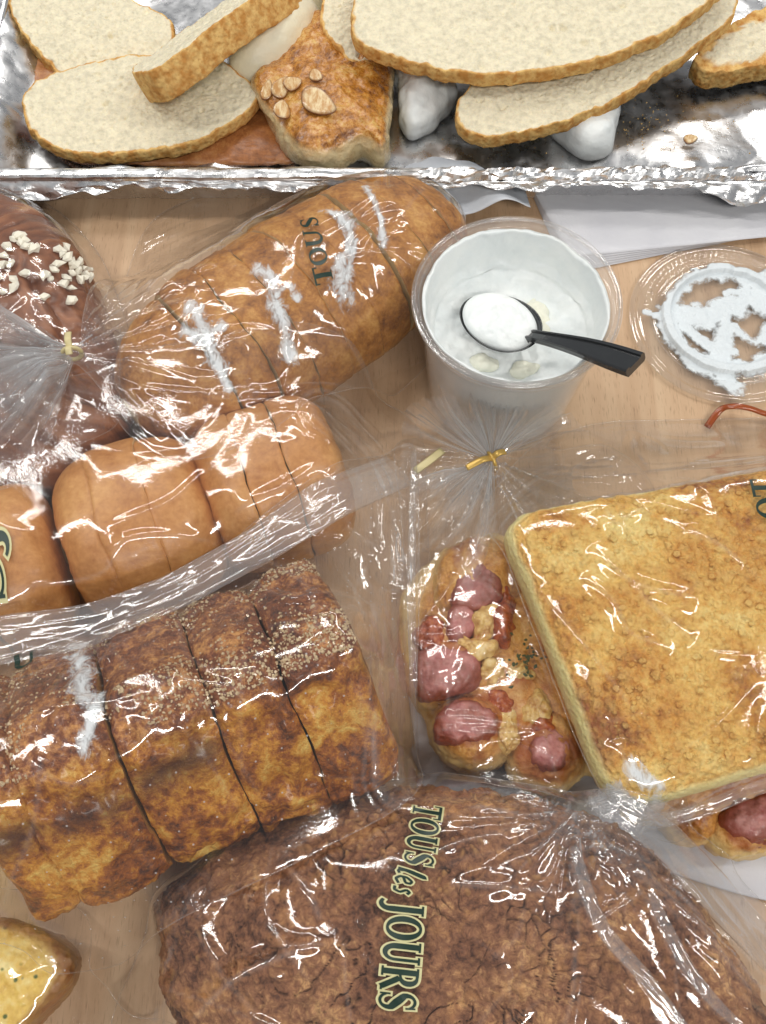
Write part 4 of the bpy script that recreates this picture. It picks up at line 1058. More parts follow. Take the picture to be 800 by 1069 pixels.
class Film:
    def __init__(self, parent, poly, creases=(), ties=(), crinkle=0.0007, cscale=70, rand=60, rdir=None, seed=0, mat=None, res=0.0009, slack=0.0, iters=420, clear=0.0012, edge=True, name='film', zc=0.04, smooth_poly=True, bands=(), cdir=0.5):
        g = np.array([P(*q)[:2] for q in poly])
        g = spline(g, 260) if smooth_poly else g
        self.poly = g
        lo, hi = g.min(0) - 0.008, g.max(0) + 0.008
        sdc, _, _ = poly_sd(XC, YC, g)
        obs = HM.copy()
        mx = obs
        for dy_ in (-1, 0, 1):
            for dx_ in (-1, 0, 1):
                mx = np.maximum(mx, np.roll(np.roll(obs, dy_, 0), dx_, 1))
        sm = mx
        for k in range(6):
            sm = 0.4 * sm + 0.15 * (np.roll(sm, 1, 0) + np.roll(sm, -1, 0) + np.roll(sm, 1, 1) + np.roll(sm, -1, 1))
        obs = np.maximum(obs, sm)
        pin = obs + 0.0006
        Z = pin.copy(); ins = sdc < 0
        ob = np.where(ins, obs + clear, pin)
        Z = np.where(ins, ob + 0.002, ob)
        for k in range(iters):
            av = 0.25 * (np.roll(Z, 1, 0) + np.roll(Z, -1, 0) + np.roll(Z, 1, 1) + np.roll(Z, -1, 1))
            Z = np.where(ins, np.maximum(ob, av - slack), Z)
        for k in range(2):
            av = 0.25 * (np.roll(Z, 1, 0) + np.roll(Z, -1, 0) + np.roll(Z, 1, 1) + np.roll(Z, -1, 1))
            Z = np.where(ins, np.maximum(ob - 0.0004, 0.5 * Z + 0.5 * av), Z)
        self.Z = Z
        self.cdir = cdir
        self.seed, self.crinkle, self.cscale = seed, crinkle, cscale
        r2 = np.random.default_rng(seed + 100)
        self.creases = []
        for c in creases:
            pts, wd, ht = c
            p = np.array([P(a, b, zc)[:2] for a, b in pts])
            self.creases.append((spline(p, 24, False) if len(p) > 2 else p, wd, ht))
        area_pts = np.stack([XC[ins & (XC > -0.21) & (XC < 0.21)], YC[ins & (XC > -0.21) & (XC < 0.21)]], -1)
        for k in range(rand):
            c = area_pts[r2.integers(len(area_pts))]
            if ties and r2.random() < 0.35:
                an = math.atan2(c[1] - ties[0][0][1], c[0] - ties[0][0][0]) + r2.normal() * 0.15
            else:
                an = r2.normal(rdir[0], rdir[1]) if rdir else r2.uniform(0, math.pi)
            L = r2.uniform(0.012, 0.055)
            n1 = np.array([math.cos(an), math.sin(an)]); bend = r2.normal() * 0.12 * L
            p = np.array([c - n1 * L / 2, c + np.array([-n1[1], n1[0]]) * bend, c + n1 * L / 2])
            self.creases.append((spline(p, 8, False), r2.uniform(0.0009, 0.0024), r2.uniform(0.0003, 0.0015)))
        self.ties = ties
        self.bands = [(spline(np.array([P(a, b, zc)[:2] for a, b in pts]), 30, False), wd, hzv, am) for pts, wd, hzv, am in bands]
        nx, ny = int((hi[0] - lo[0]) / res) + 1, int((hi[1] - lo[1]) / res) + 1
        X, Y = np.meshgrid(lo[0] + res * np.arange(nx), lo[1] + res * np.arange(ny))
        sd, qx, qy = poly_sd(X, Y, g)
        keep = sd < 0.35 * res
        snap = keep & (sd > -0.65 * res)
        X = np.where(snap, qx, X); Y = np.where(snap, qy, Y)
        Zf, hz = self.height(X, Y, sd, full=True)
        q = gridq(ny, nx); q = q[keep.ravel()[q].all(1)]
        V = np.stack([X, Y, Zf], -1).reshape(-1, 3)
        used = np.unique(q); rm = np.full(len(V), -1); rm[used] = np.arange(len(used))
        self.ob = mk(name, V[used], rm[q], mat or M_FILM, parent, attrs={'haze': hz.ravel()[used]})
        zc_, _ = self.height(XC, YC, sdc, full=True)
        HM[ins] = np.maximum(HM[ins], zc_[ins])
        if edge:
            gp = spline(g, 420)
            sdz = np.zeros(len(gp))
            ze = self.height(gp[:, 0], gp[:, 1], sdz) + 0.0003
            path = np.c_[gp, ze]; path = np.vstack([path, path[:1]])
            V, Fs = tube(path, 0.00014, 0.00014, 6, False)
            mk('film_edge', V, Fs, M_HEM, parent, attrs={'haze': np.full(len(V), 0.2)})
    def height(self, x, y, sd=None, full=False):
        z = bspl(self.Z, x, y)
        if sd is None: sd = np.full(np.shape(x), -0.05)
        w1, w2 = 0.004 * fbm(p3(x * 55, y * 55), 2, self.seed + 1), 0.004 * fbm(p3(x * 55, y * 55), 2, self.seed + 2)
        lo = sstep(-0.35, 0.35, fbm(p3(x * 24, y * 24), 2, self.seed + 30))
        ca_ = (self.cdir + 0.9 * fbm(p3(x * 9, y * 9), 2, self.seed + 60))
        xs_, ys_ = x + w1, y + w2
        ua, va = (xs_ * np.cos(ca_) + ys_ * np.sin(ca_)) * 0.42, (-xs_ * np.sin(ca_) + ys_ * np.cos(ca_)) * 1.25
        add = self.crinkle * (0.35 + 0.9 * lo) * (0.8 + facet(ua * self.cscale, va * self.cscale, self.seed + 5)) \
            + self.crinkle * 0.2 * (0.25 + lo) * (0.8 + facet(ua * self.cscale * 2.3 + 3, va * self.cscale * 2.3, self.seed + 6))
        hz = np.zeros(np.shape(x))
        for p, wd, ht in self.creases:
            bx = (p[:, 0].min() - 6 * wd, p[:, 0].max() + 6 * wd, p[:, 1].min() - 6 * wd, p[:, 1].max() + 6 * wd)
            m = (x > bx[0]) & (x < bx[1]) & (y > bx[2]) & (y < bx[3])
            if not m.any(): continue
            d, tl = seg_dist(x[m], y[m], p)
            prof = np.exp(-(d / (1.7 * wd)) ** 2) * np.clip(np.sin(np.clip(tl, 0.0, 1) * math.pi), 0, 1) ** 0.6
            add[m] += ht * prof
            hz[m] += 0.22 * min(1.0, ht / 0.002) * np.exp(-(d / (0.35 * wd)) ** 2) * np.clip(prof * 2, 0, 1)
        for (tx, ty), a0, r0, r1, npl, sd_ in self.ties:
            r = np.hypot(x - tx, y - ty); an = np.arctan2(y - ty, x - tx)
            u = an / (2 * math.pi) * npl + 0.8 * fbm(p3(x * 50, y * 50), 2, sd_)
            k = np.floor(u); f = u - k
            h0 = _h(np.mod(k, npl), k * 0, k * 0, sd_); h1 = _h(np.mod(k + 1, npl), k * 0, k * 0, sd_)
            u2 = an / (2 * math.pi) * npl * 2.6 + 5; k2 = np.floor(u2); f2 = u2 - k2
            g0 = _h(np.mod(k2, round(npl * 2.6)), k2 * 0, k2 * 0 + 1, sd_); g1 = _h(np.mod(k2 + 1, round(npl * 2.6)), k2 * 0, k2 * 0 + 1, sd_)
            fade = (r / (r + r0)) * np.exp(-(r / r1) ** 1.5)
            add += a0 * fade * ((h0 + (h1 - h0) * f) + 0.45 * (g0 + (g1 - g0) * f2))
            add += 0.006 * np.exp(-(r / 0.006) ** 2)
            hz += np.exp(-(r / (0.7 * r1)) ** 1.5) * (0.16 + 1.2 * h0 ** 2 * np.exp(-(f / 0.14) ** 2) + 0.9 * g0 ** 3 * np.exp(-(f2 / 0.2) ** 2))
        for p, wd, hzv, am in self.bands:
            d, tl = seg_dist(x, y, p)
            g_ = np.exp(-(d / wd) ** 2)
            hz += hzv * g_ * (0.12 + 1.6 * np.clip(facet(d * 520, tl * 4, self.seed + 40), 0, 1) ** 2)
            add += am * g_ * (0.6 + facet(d * 330, tl * 4, self.seed + 41) + 0.4 * facet(d * 900, tl * 6, self.seed + 42))
        fade_e = sstep(0.0, 0.004, -sd)
        z = z + add * (0.25 + 0.75 * fade_e)
        return (z, np.clip(hz, 0, 1)) if full else z

def twist_tie(parent, tx, ty, z, ang, L, mat):
    a = np.linspace(0, 2 * math.pi, 24)
    c, s = math.cos(ang), math.sin(ang)
    ring = np.stack([tx - s * 0.0042 * np.cos(a), ty + c * 0.0042 * np.cos(a), z + 0.0045 * np.sin(a)], -1)
    V, Fs = tube(ring, 0.0009, 0.0011, 8, False)
    tie = mk('twist_tie', V, Fs, mat, parent)
    for sg, l2 in ((1, L), (-1, L * 0.5)):
        p = spline(np.array([(tx, ty, z + 0.004), (tx + sg * c * l2 * 0.4, ty + sg * s * l2 * 0.4, z + 0.0065), (tx + sg * c * l2, ty + sg * s * l2, z + 0.005)]), 14, False)
        V, Fs = tube(p, 0.0016, 0.0004, 8)
        mk('tie_end', V, Fs, mat, tie)
def fan(parent, tx, ty, tz, a0, a1, L, npl, rise, amp, seed, haze=0.25):
    r3 = np.random.default_rng(seed)
    m = npl * 2 + 1
    ang = np.linspace(a0, a1, m) + r3.normal(size=m) * (a1 - a0) / m * 0.25
    Lr = L * (1 + 0.22 * np.interp(np.arange(m), np.arange(0, m + 6, 6), r3.normal(size=len(np.arange(0, m + 6, 6)))))
    sg = np.where(np.arange(m) % 2, 1, -1) * r3.uniform(0.3, 1.2, m)
    nr = 26
    k = np.linspace(0, 1, nr)[:, None]
    rr = 0.0015 + Lr[None] * k
    bend = 0.10 * np.sin(k * 3 + ang[None] * 3) * k
    X = tx + rr * np.cos(ang[None] + bend); Y = ty + rr * np.sin(ang[None] + bend)
    base = np.maximum(samp(HM, X, Y) + 0.0015 + amp * 0.6 * k, tz + rise * rr - 3.0 * rr ** 2)
    Z = base + amp * sg[None] * k ** 0.8 * (1 + 0.25 * facet(X * 150, Y * 150, seed))
    return mk('bag_flare', np.stack([X, Y, Z], -1).reshape(-1, 3), gridq(nr, m), M_FILM, parent, smooth=False, attrs={'haze': np.clip(haze * 0.5 * (1.2 - k) + 1.5 * (r3.random(m) ** 3)[None] * (1.1 - k), 0, 1).ravel()})
M_TIE = plain('beige_tie', srgb(214, 200, 150), 0.4)
M_GTIE = plain('gold_tie', srgb(206, 170, 92), 0.3, Metallic=0.5)

# ---- printed lettering: serif strokes laid on the film
def arc(cx, cy, rx, ry, a0, a1, n=16):
    a = np.radians(np.linspace(a0, a1, n)); return [(cx + rx * math.cos(q), cy + ry * math.sin(q)) for q in a]
def ow(a0, a1, thick, thin, n=16):
    a = np.radians(np.linspace(a0, a1, n)); return list(thin + (thick - thin) * np.abs(np.cos(a)) ** 1.5)
GLYPH = {
 'T': (0.80, [([(0.40, 0.0), (0.40, 0.97)], 0.21), ([(0.0, 0.95), (0.80, 0.95)], 0.10), ([(0.03, 0.99), (0.03, 0.74)], 0.06), ([(0.77, 0.99), (0.77, 0.74)], 0.06), ([(0.20, 0.03), (0.60, 0.03)], 0.06)]),
 'O': (0.90, [(arc(0.45, 0.5, 0.36, 0.45, 0, 362, 40), ow(0, 362, 0.22, 0.07, 40))]),
 'U': (0.92, [([(0.20, 0.97), (0.20, 0.34)] + arc(0.46, 0.32, 0.26, 0.27, 180, 300, 12), [0.21, 0.21] + list(np.linspace(0.21, 0.11, 12))), (arc(0.46, 0.32, 0.26, 0.27, 296, 360, 8) + [(0.72, 0.97)], [0.11] * 9),
              ([(0.02, 0.97), (0.38, 0.97)], 0.06), ([(0.58, 0.97), (0.86, 0.97)], 0.06)]),
 'S': (0.70, [(arc(0.36, 0.74, 0.24, 0.22, 25, 200, 14) + [(0.36, 0.50)] + arc(0.35, 0.26, 0.25, 0.23, 20, -160, 14), [0.08] * 8 + list(np.linspace(0.09, 0.20, 6)) + [0.24] + list(np.linspace(0.20, 0.09, 6)) + [0.08] * 8), ([(0.58, 0.98), (0.60, 0.72)], 0.06), ([(0.10, 0.02), (0.10, 0.30)], 0.06)]),
 'J': (0.56, [([(0.34, 0.97), (0.34, 0.10)] + arc(0.12, 0.06, 0.22, 0.24, 0, -130, 10), [0.21, 0.21] + list(np.linspace(0.2, 0.09, 10))), ([(0.14, 0.97), (0.54, 0.97)], 0.06)]),
 'R': (0.88, [([(0.20, 0.0), (0.20, 0.97)], 0.21), ([(0.02, 0.03), (0.38, 0.03)], 0.06), ([(0.02, 0.97), (0.36, 0.97)], 0.06), ([(0.24, 0.96)] + arc(0.38, 0.74, 0.24, 0.22, 88, -88, 14) + [(0.26, 0.50)], [0.07] + ow(88, -88, 0.20, 0.07, 14) + [0.07]), ([(0.42, 0.50), (0.80, 0.02)], 0.19), ([(0.70, 0.03), (0.92, 0.03)], 0.06)]),
 'l': (0.34, [([(0.10, 0.05), (0.14, 0.45), (0.26, 0.95), (0.34, 1.0), (0.32, 0.85), (0.16, 0.30), (0.20, 0.05), (0.34, 0.12)], 0.10)]),
 'e': (0.46, [([(0.06, 0.26), (0.34, 0.38), (0.34, 0.54), (0.22, 0.58), (0.08, 0.40), (0.08, 0.16), (0.22, 0.03), (0.42, 0.16)], 0.10)]),
 's': (0.42, [([(0.34, 0.50), (0.22, 0.58), (0.14, 0.46), (0.30, 0.26), (0.24, 0.06), (0.06, 0.06)], 0.10)]),
}
M_INK = plain('dark_green_ink', srgb(22, 48, 38), 0.35)
M_GOLD = plain('pale_gold_ink', srgb(206, 200, 150), 0.4)
M_WHITEINK = plain('white_ink', srgb(226, 226, 222), 0.4)
def letters(parent, film, text, p0, p1, size, flip=1, zc=0.06, small='les', gap=0.06, outline=True, ink=None, track=None):
    """text from pixel p0 along to p1 on the film; letter tops point to the left of travel (flip=1) or right (-1)"""
    a = P(*p0, zc)[:2]; b = P(*p1, zc)[:2]
    d = (b - a) / np.linalg.norm(b - a); nrm = np.array([-d[1], d[0]]) * flip
    tot = sum((GLYPH[ch][0] + gap) if ch != ' ' else 0.14 for ch in text)
    sc = np.linalg.norm(b - a) / tot
    x = 0.0
    for ch in text:
        if ch == ' ':
            x += 0.14; continue
        adv, strokes = GLYPH[ch]
        first = None
        for layer in ((0, 1) if outline else (0,)):
            Vs, Fq, off = [], [], 0
            for pts, wd in strokes:
                p = np.array(pts, float)
                wv = np.broadcast_to(wd, len(p)).astype(float)
                seg = np.concatenate([[0], np.cumsum(np.linalg.norm(np.diff(p, axis=0), axis=1))])
                m = max(4, int(seg[-1] / 0.06))
                tt = np.linspace(0, seg[-1], m)
                p = np.stack([np.interp(tt, seg, p[:, 0]), np.interp(tt, seg, p[:, 1])], 1); wv = np.interp(tt, seg, wv)
                t = np.gradient(p, axis=0); t /= np.linalg.norm(t, axis=1, keepdims=True) + 1e-9
                nn = np.stack([-t[:, 1], t[:, 0]], 1)
                ex = 0.07 if layer else 0.0
                if layer:
                    p = p.copy(); p[0] -= t[0] * ex * 0.8; p[-1] += t[-1] * ex * 0.8
                h = (wv / 2 + ex)[:, None]
                rows = np.stack([p + nn * h * k for k in (-1, -0.33, 0.33, 1)], 1)
                Vs.append(rows.reshape(-1, 2)); Fq.append(gridq(m, 4) + off); off += m * 4
            q = np.vstack(Vs)
            xy = a + d * ((x + q[:, :1]) * sc) + nrm * ((q[:, 1:2] - 0.5) * size)
            z = film.height(xy[:, 0], xy[:, 1]) + (0.00045 if layer == 0 else 0.0002)
            mat = (ink or M_INK) if layer == 0 else M_GOLD
            V = np.c_[xy, z]
            if layer == 0:
                first = mk('printed_letter', V, np.vstack(Fq), mat, parent)
            else:
                mk('letter_outline', V, np.vstack(Fq), mat, first)
        x += adv + gap

def smear_mat():
    t = NT('cream_smear')
    n = t.noise(260, 8, 0.75, t.co((1.0, 0.55, 1.0), (0, 0, R(20))), 0.9)
    al = t.math('ADD', t.attr('fac'), t.rng(n, 0.3, 0.7, -0.55, 0.45))
    al = t.math('MULTIPLY', t.rng(al, 0.25, 0.85), 0.9)
    d = t.bsdf(srgb(232, 236, 238), 0.45, t.bump(n, 0.4, 0.001))
    return t.done(t.n('MixShader', {0: al, 1: t.n('BsdfTransparent'), 2: d}))
M_SMEAR = smear_mat()
def smear(parent, film, pts, wdt, zc, seed=0):
    p = np.array([P(a, b, zc)[:2] for a, b in pts])
    p = spline(p, 30, False) if len(p) > 2 else p
    wdt = wdt * 1.35
    lo, hi = p.min(0) - 2 * wdt, p.max(0) + 2 * wdt
    nx, ny = int((hi[0] - lo[0]) / 0.0007) + 2, int((hi[1] - lo[1]) / 0.0007) + 2
    X, Y = np.meshgrid(np.linspace(lo[0], hi[0], nx), np.linspace(lo[1], hi[1], ny))
    d, tl = seg_dist(X, Y, p)
    f = 1 - d / (wdt * (0.75 + 0.5 * fbm(p3(X * 120, Y * 120), 3, seed)))
    Z = film.height(X, Y) - 0.0004
    q = gridq(ny, nx); q = q[(f.ravel() > -0.6)[q].all(1)]
    V = np.stack([X, Y, Z], -1).reshape(-1, 3)
    used = np.unique(q); rm = np.full(len(V), -1); rm[used] = np.arange(len(used))
    mk('cream_smear', V[used], rm[q], M_SMEAR, parent, attrs={'fac': (f.ravel()[used] * 0.9)})

xy = lambda px, py, z: tuple(P(px, py, z)[:2])
def bag(label, px, py):
    return root('plastic_bag', label, 'bag', (*P(px, py, 0)[:2], 0.0))

# bag over the round dark bread
b2 = bag('clear plastic bag round the dark bread at the left edge', 20, 380)
f2 = Film(b2, [(-150, 180, 0), (-20, 186, 0), (50, 215, 0), (100, 262, 0), (126, 318, 0.0), (150, 400, 0), (145, 470, 0), (95, 515, 0), (0, 540, 0), (-150, 540, 0)],
          creases=[([(20, 212), (70, 240), (104, 290)], 0.002, 0.002)], cdir=R(-50), crinkle=0.0004, cscale=45, rand=14, seed=2)
# bag over the buns
b3 = bag('clear plastic bag over the row of golden buns', 180, 570)
f3 = Film(b3, [(-120, 505, 0), (20, 512, 0), (70, 470, 0), (150, 440, 0), (250, 430, 0), (340, 412, 0), (430, 440, 0), (445, 520, 0), (440, 640, 0), (380, 690, 0.0), (200, 740, 0), (-120, 760, 0)],
          creases=[([(28, 634), (40, 615), (112, 600), (140, 572), (222, 565)], 0.0018, 0.0022), ([(120, 560), (180, 535), (216, 502)], 0.0012, 0.0012), ([(248, 542), (300, 518), (342, 494)], 0.0022, 0.0022), ([(250, 430), (330, 432), (400, 450)], 0.0018, 0.002)],
          bands=[([(350, 432), (400, 470), (420, 560)], 0.014, 0.7, 0.0026)], cdir=R(25), crinkle=0.0004, cscale=42, rand=22, seed=3, zc=0.05)
letters(b3, f3, 'SJ', (2, 640), (2, 560), 0.011, flip=1, zc=0.045)
# bag over the oval loaf, gathered at its twist tie
T1 = xy(80, 378, 0.052)
b1 = bag('clear bag round the sliced oval loaf, gathered by a beige twist tie', 260, 350)
f1 = Film(b1, [(86, 368, 0.05), (104, 318, 0.03), (150, 246, 0.0), (205, 208, 0.0), (290, 188, 0.0), (400, 186, 0.0), (468, 214, 0), (480, 285, 0.01), (452, 356, 0.02), (352, 424, 0.035), (290, 472, 0.04), (205, 498, 0.045), (146, 474, 0.045), (112, 420, 0.045), (87, 389, 0.05),
               (74, 390, 0.05), (62, 450, 0.05), (40, 505, 0.045), (12, 532, 0.04), (-60, 540, 0.03), (-110, 440, 0.03), (-80, 310, 0.04), (-10, 330, 0.05), (40, 350, 0.05), (73, 366, 0.05)],
          creases=[([(140, 420), (240, 430), (330, 408), (440, 354)], 0.0012, 0.0016), ([(172, 240), (188, 262), (192, 285)], 0.0014, 0.0018), ([(120, 360), (160, 352), (185, 345)], 0.0014, 0.0016), ([(110, 400), (150, 440), (180, 470)], 0.0014, 0.0016),
                   ([(20, 470), (45, 440), (68, 402)], 0.002, 0.003), ([(0, 400), (40, 388), (70, 378)], 0.0016, 0.002), ([(230, 250), (300, 215), (370, 192)], 0.0012, 0.001)],
          ties=[(T1, 0.017, 0.014, 0.042, 36, 5)], crinkle=0.0007, cscale=60, rand=60, seed=1, res=0.0007, zc=0.05)
twist_tie(b1, T1[0], T1[1], float(f1.height(np.array([T1[0]]), np.array([T1[1]]))[0]) - 0.0015, R(100), 0.008, M_TIE)
for q_ in range(3):
    fan(b1, T1[0], T1[1], 0.054 + 0.001 * q_, R(148 + 4 * q_), R(266 - 3 * q_), 0.050 - 0.004 * q_, 15 + 3 * q_, 0.10 + 0.05 * q_, 0.0028, 3 + q_)
letters(b1, f1, 'TOUS', (340, 303), (322, 236), 0.0085, flip=1, zc=0.062, outline=False)
for pts, wd in (([(272, 290), (286, 300), (290, 320), (298, 352), (302, 372)], 0.0062), ([(292, 312), (304, 306), (310, 316)], 0.004), ([(205, 330), (214, 352), (226, 380), (240, 408)], 0.0062), ([(196, 352), (210, 356), (236, 348)], 0.0055), ([(346, 228), (362, 240), (366, 262), (356, 282), (358, 310)], 0.0058), ([(382, 196), (390, 214), (398, 240), (400, 262)], 0.0030), ([(372, 258), (362, 300), (368, 312)], 0.003)):
    smear(b1, f1, pts, wd, 0.062, seed=len(pts))

# bag over the sausage bread, gathered at the gold tie
T5 = xy(512, 487, 0.030)
HM[:] = np.maximum(HM, 0.028 * np.exp(-((XC - T5[0]) ** 2 + (YC - T5[1]) ** 2) / 0.018 ** 2))
b5 = bag('clear bag round the sausage bread, gathered by a gold twist tie below the cup', 520, 660)
f5 = Film(b5, [(470, 440, 0.0), (488, 418, 0.01), (500, 410, 0.02), (512, 425, 0.02), (530, 448, 0.015), (560, 430, 0.01), (590, 432, 0.01), (575, 462, 0.01), (640, 470, 0.0), (690, 540, 0.0), (690, 760, 0.01), (700, 880, 0.0), (640, 862, 0), (560, 846, 0), (470, 826, 0), (432, 790, 0), (424, 660, 0), (418, 560, 0), (412, 490, 0), (440, 462, 0)],
          creases=[([(477, 608), (440, 652), (438, 664), (484, 668)], 0.0011, 0.0018), ([(446, 752), (500, 754), (568, 764)], 0.0012, 0.0022), ([(450, 763), (500, 768), (560, 766)], 0.0011, 0.0018), ([(426, 690), (440, 722), (454, 750)], 0.0016, 0.002), ([(455, 758), (462, 790), (480, 800)], 0.0012, 0.0015),
                   ([(515, 562), (560, 680), (605, 806)], 0.0013, 0.0016), ([(430, 812), (500, 826), (590, 836)], 0.0014, 0.0014)],
          ties=[(T5, 0.019, 0.014, 0.050, 38, 9)], res=0.0007, bands=[([(424, 480), (422, 600), (428, 760)], 0.006, 0.35, 0.002), ([(430, 812), (500, 826), (600, 840)], 0.006, 0.25, 0.0016)], crinkle=0.0007, cscale=75, rand=50, seed=5, zc=0.036)
twist_tie(b5, T5[0], T5[1], float(f5.height(np.array([T5[0]]), np.array([T5[1]]))[0]) - 0.001, R(205), 0.013, M_GTIE)
for q_ in range(3):
    fan(b5, T5[0], T5[1], 0.036, R(14 + 10 * q_), R(170 - 8 * q_), 0.033 - 0.004 * q_, 20 + 3 * q_, 0.30 + 0.12 * q_, 0.0024, 14 + q_)
    fan(b5, T5[0], T5[1], 0.034 + 0.001 * q_, R(188 + 5 * q_), R(268 + 3 * q_), 0.040 - 0.004 * q_, 16 + 3 * q_, 0.02, 0.0018, 26 + q_)
def fold(parent, film, pts, zc, wd, th, seed, haze=0.12):
    pth = spline(np.array([P(a, b, zc) for a, b in pts]), 160, False)
    pth[:, 2] = film.height(pth[:, 0], pth[:, 1]) + th * 0.6
    for _ in range(12):
        pth[1:-1, 2] = (pth[:-2, 2] + 2 * pth[1:-1, 2] + pth[2:, 2]) / 4
    k = np.linspace(0, 1, 160); L = np.linalg.norm(pth[-1] - pth[0])
    V, Fs = tube(pth, wd * (0.5 + 0.5 * np.sin(math.pi * (0.12 + 0.8 * k))), th, 22, False,
                 lambda V, i, a: np.c_[np.zeros(len(V)), np.zeros(len(V)), th * (0.7 * facet(k[i] * L * 30, a * 3.0, seed) + 0.4 * facet(k[i] * L * 80 + 2, a * 6.0, seed + 1))])
    mk('bag_fold', V, Fs, M_HEM, parent, attrs={'haze': np.full(len(V), haze)})
fold(b5, f5, [(432, 480), (429, 600), (430, 700), (436, 790)], 0.02, 0.0018, 0.0008, 3, 0.04)
p = np.array([P(433, 492, 0.03), P(448, 481, 0.032), P(462, 470, 0.031)])
V, Fs = tube(spline(p, 12, False), 0.0019, 0.0004, 8)
mk('loose_tie', V, Fs, M_TIE, tag=('flat straw coloured tie strip beside the folded bag hem', 'tie'))

# square yellow crumble bread lying on top
t = NT('crumble_bread')
br = t.noise(26, 4, 0.6); fine = t.noise(330, 5, 0.72, dist=0.3)
f = t.math('ADD', t.math('MULTIPLY', br, 0.72), t.math('MULTIPLY', fine, 0.28))
cr_ = t.ramp(f, [(0.36, srgb(250, 224, 146)), (0.46, srgb(236, 188, 98)), (0.54, srgb(212, 148, 60)), (0.63, srgb(150, 84, 32))])
cr_ = t.mix(t.math('MULTIPLY', t.attr('lump'), 0.45, True), cr_, srgb(236, 200, 122))
col = t.mix(t.attr('pale'), cr_, t.mix(t.noise(140, 4), srgb(238, 228, 168), srgb(226, 208, 136)))
M_CRMB = t.done(t.bsdf(col, 0.5, t.bump(t.math('MULTIPLY', t.math('ADD', fine, t.vor(520)), t.rng(t.attr('pale'), 0.0, 1.0, 1.0, 0.35)), 0.9, 0.0014), Subsurface_Weight=0.1, Subsurface_Radius=(0.004, 0.002, 0.001), Subsurface_Scale=0.5))
yb = root('crumble_bread', 'square yellow bread with golden crumble topping at the right', 'bread', (*P(700, 660, 0)[:2], 0.035))
def disp_yb(V, s, th, tp):
    q = V + 0.0012 * np.stack([fbm(V * 200, 2, k) for k in (1, 2, 3)], -1)
    f1, f2, i1 = worley(q * 210, 2); g1, g2, i2 = worley(q * 420 + 3, 6)
    big_ = sstep(0.45, 0.7, i1) * np.clip(1 - f1 / 0.62, 0, 1) ** 0.6
    sm = np.clip(1 - g1 / 0.62, 0, 1) ** 0.6
    m = np.where(tp, 1 - sstep(0.955, 0.99, s), 0.0)
    store['lump'] = np.maximum(big_, 0.5 * sm) * m
    store['pale'] = np.where(tp, sstep(0.95, 0.99, s + 0.02 * fbm(V * 60, 3, 9)), 1.0)
    return 0.0022 * fbm(V * 26, 3, 5) * (1 - s * 0.5) + m * (0.0011 * big_ + 0.0007 * sm) + 0.0003 * fbm(V * 500, 2, 8)
ycor = [(527, 566), (535, 548), (556, 538), (660, 520), (770, 500), (880, 482), (920, 490), (930, 520), (945, 640), (958, 745), (945, 770), (915, 778), (800, 806), (690, 838), (655, 842), (636, 830), (618, 800), (580, 700), (545, 610)]
V, Fq, s, th, tp = pillow(PP(ycor, 0.054), 0.036, 0.068, zm=0.052, ex=4.2, nr=230, ns=640, disp=disp_yb)
mk('bread_body', V, Fq, M_CRMB, yb, attrs={'pale': store['pale'], 'lump': store['lump']}, hm=True)
up_ = np.where(tp & (s < 0.9) & (V[:, 0] < 0.2))[0]
pick = up_[rng.random(len(up_)) < (s[up_] / s[up_].max())]
pts = V[rng.choice(pick, 1200, replace=False)]
Vs, Fsx = [], []
for k, c in enumerate(pts):
    r_ = 0.0004 + 0.0013 * rng.random() ** 5
    e = np.vstack([oct6, np.array([(x, y, z) for x in (-1, 1) for y in (-1, 1) for z in (-1, 1)]) * 0.62])
    Vs.append(e * r_ * rng.uniform(0.8, 1.2, (14, 1)) * [1.15, 1.0, 0.75] + c + [0, 0, 0.3 * r_])
    fs = []
    for a in range(3):
        for sg in (0, 1):
            fs.append((a, sg))
    # rhombic lump: each axis tip joined to the four corners around it
    base = 14 * k
    for a in range(3):
        for sg in (0, 1):
            tip = 2 * a + (0 if sg else 1)
            cor = [6 + i for i, cc in enumerate([(x, y, z) for x in (-1, 1) for y in (-1, 1) for z in (-1, 1)]) if (cc[a] > 0) == bool(sg)]
            o_ = [cor[0], cor[1], cor[3], cor[2]]
            for i in range(4):
                Fsx.append((base + tip, base + o_[i], base + o_[(i + 1) % 4]))
o = mk('crumble_topping', np.vstack(Vs), np.array(Fsx), M_CRMB, yb, attrs={'pale': np.zeros(14 * len(pts)), 'lump': np.repeat(rng.uniform(0.0, 1.0, len(pts)), 14)}, smooth=False); o['kind'] = 'stuff'

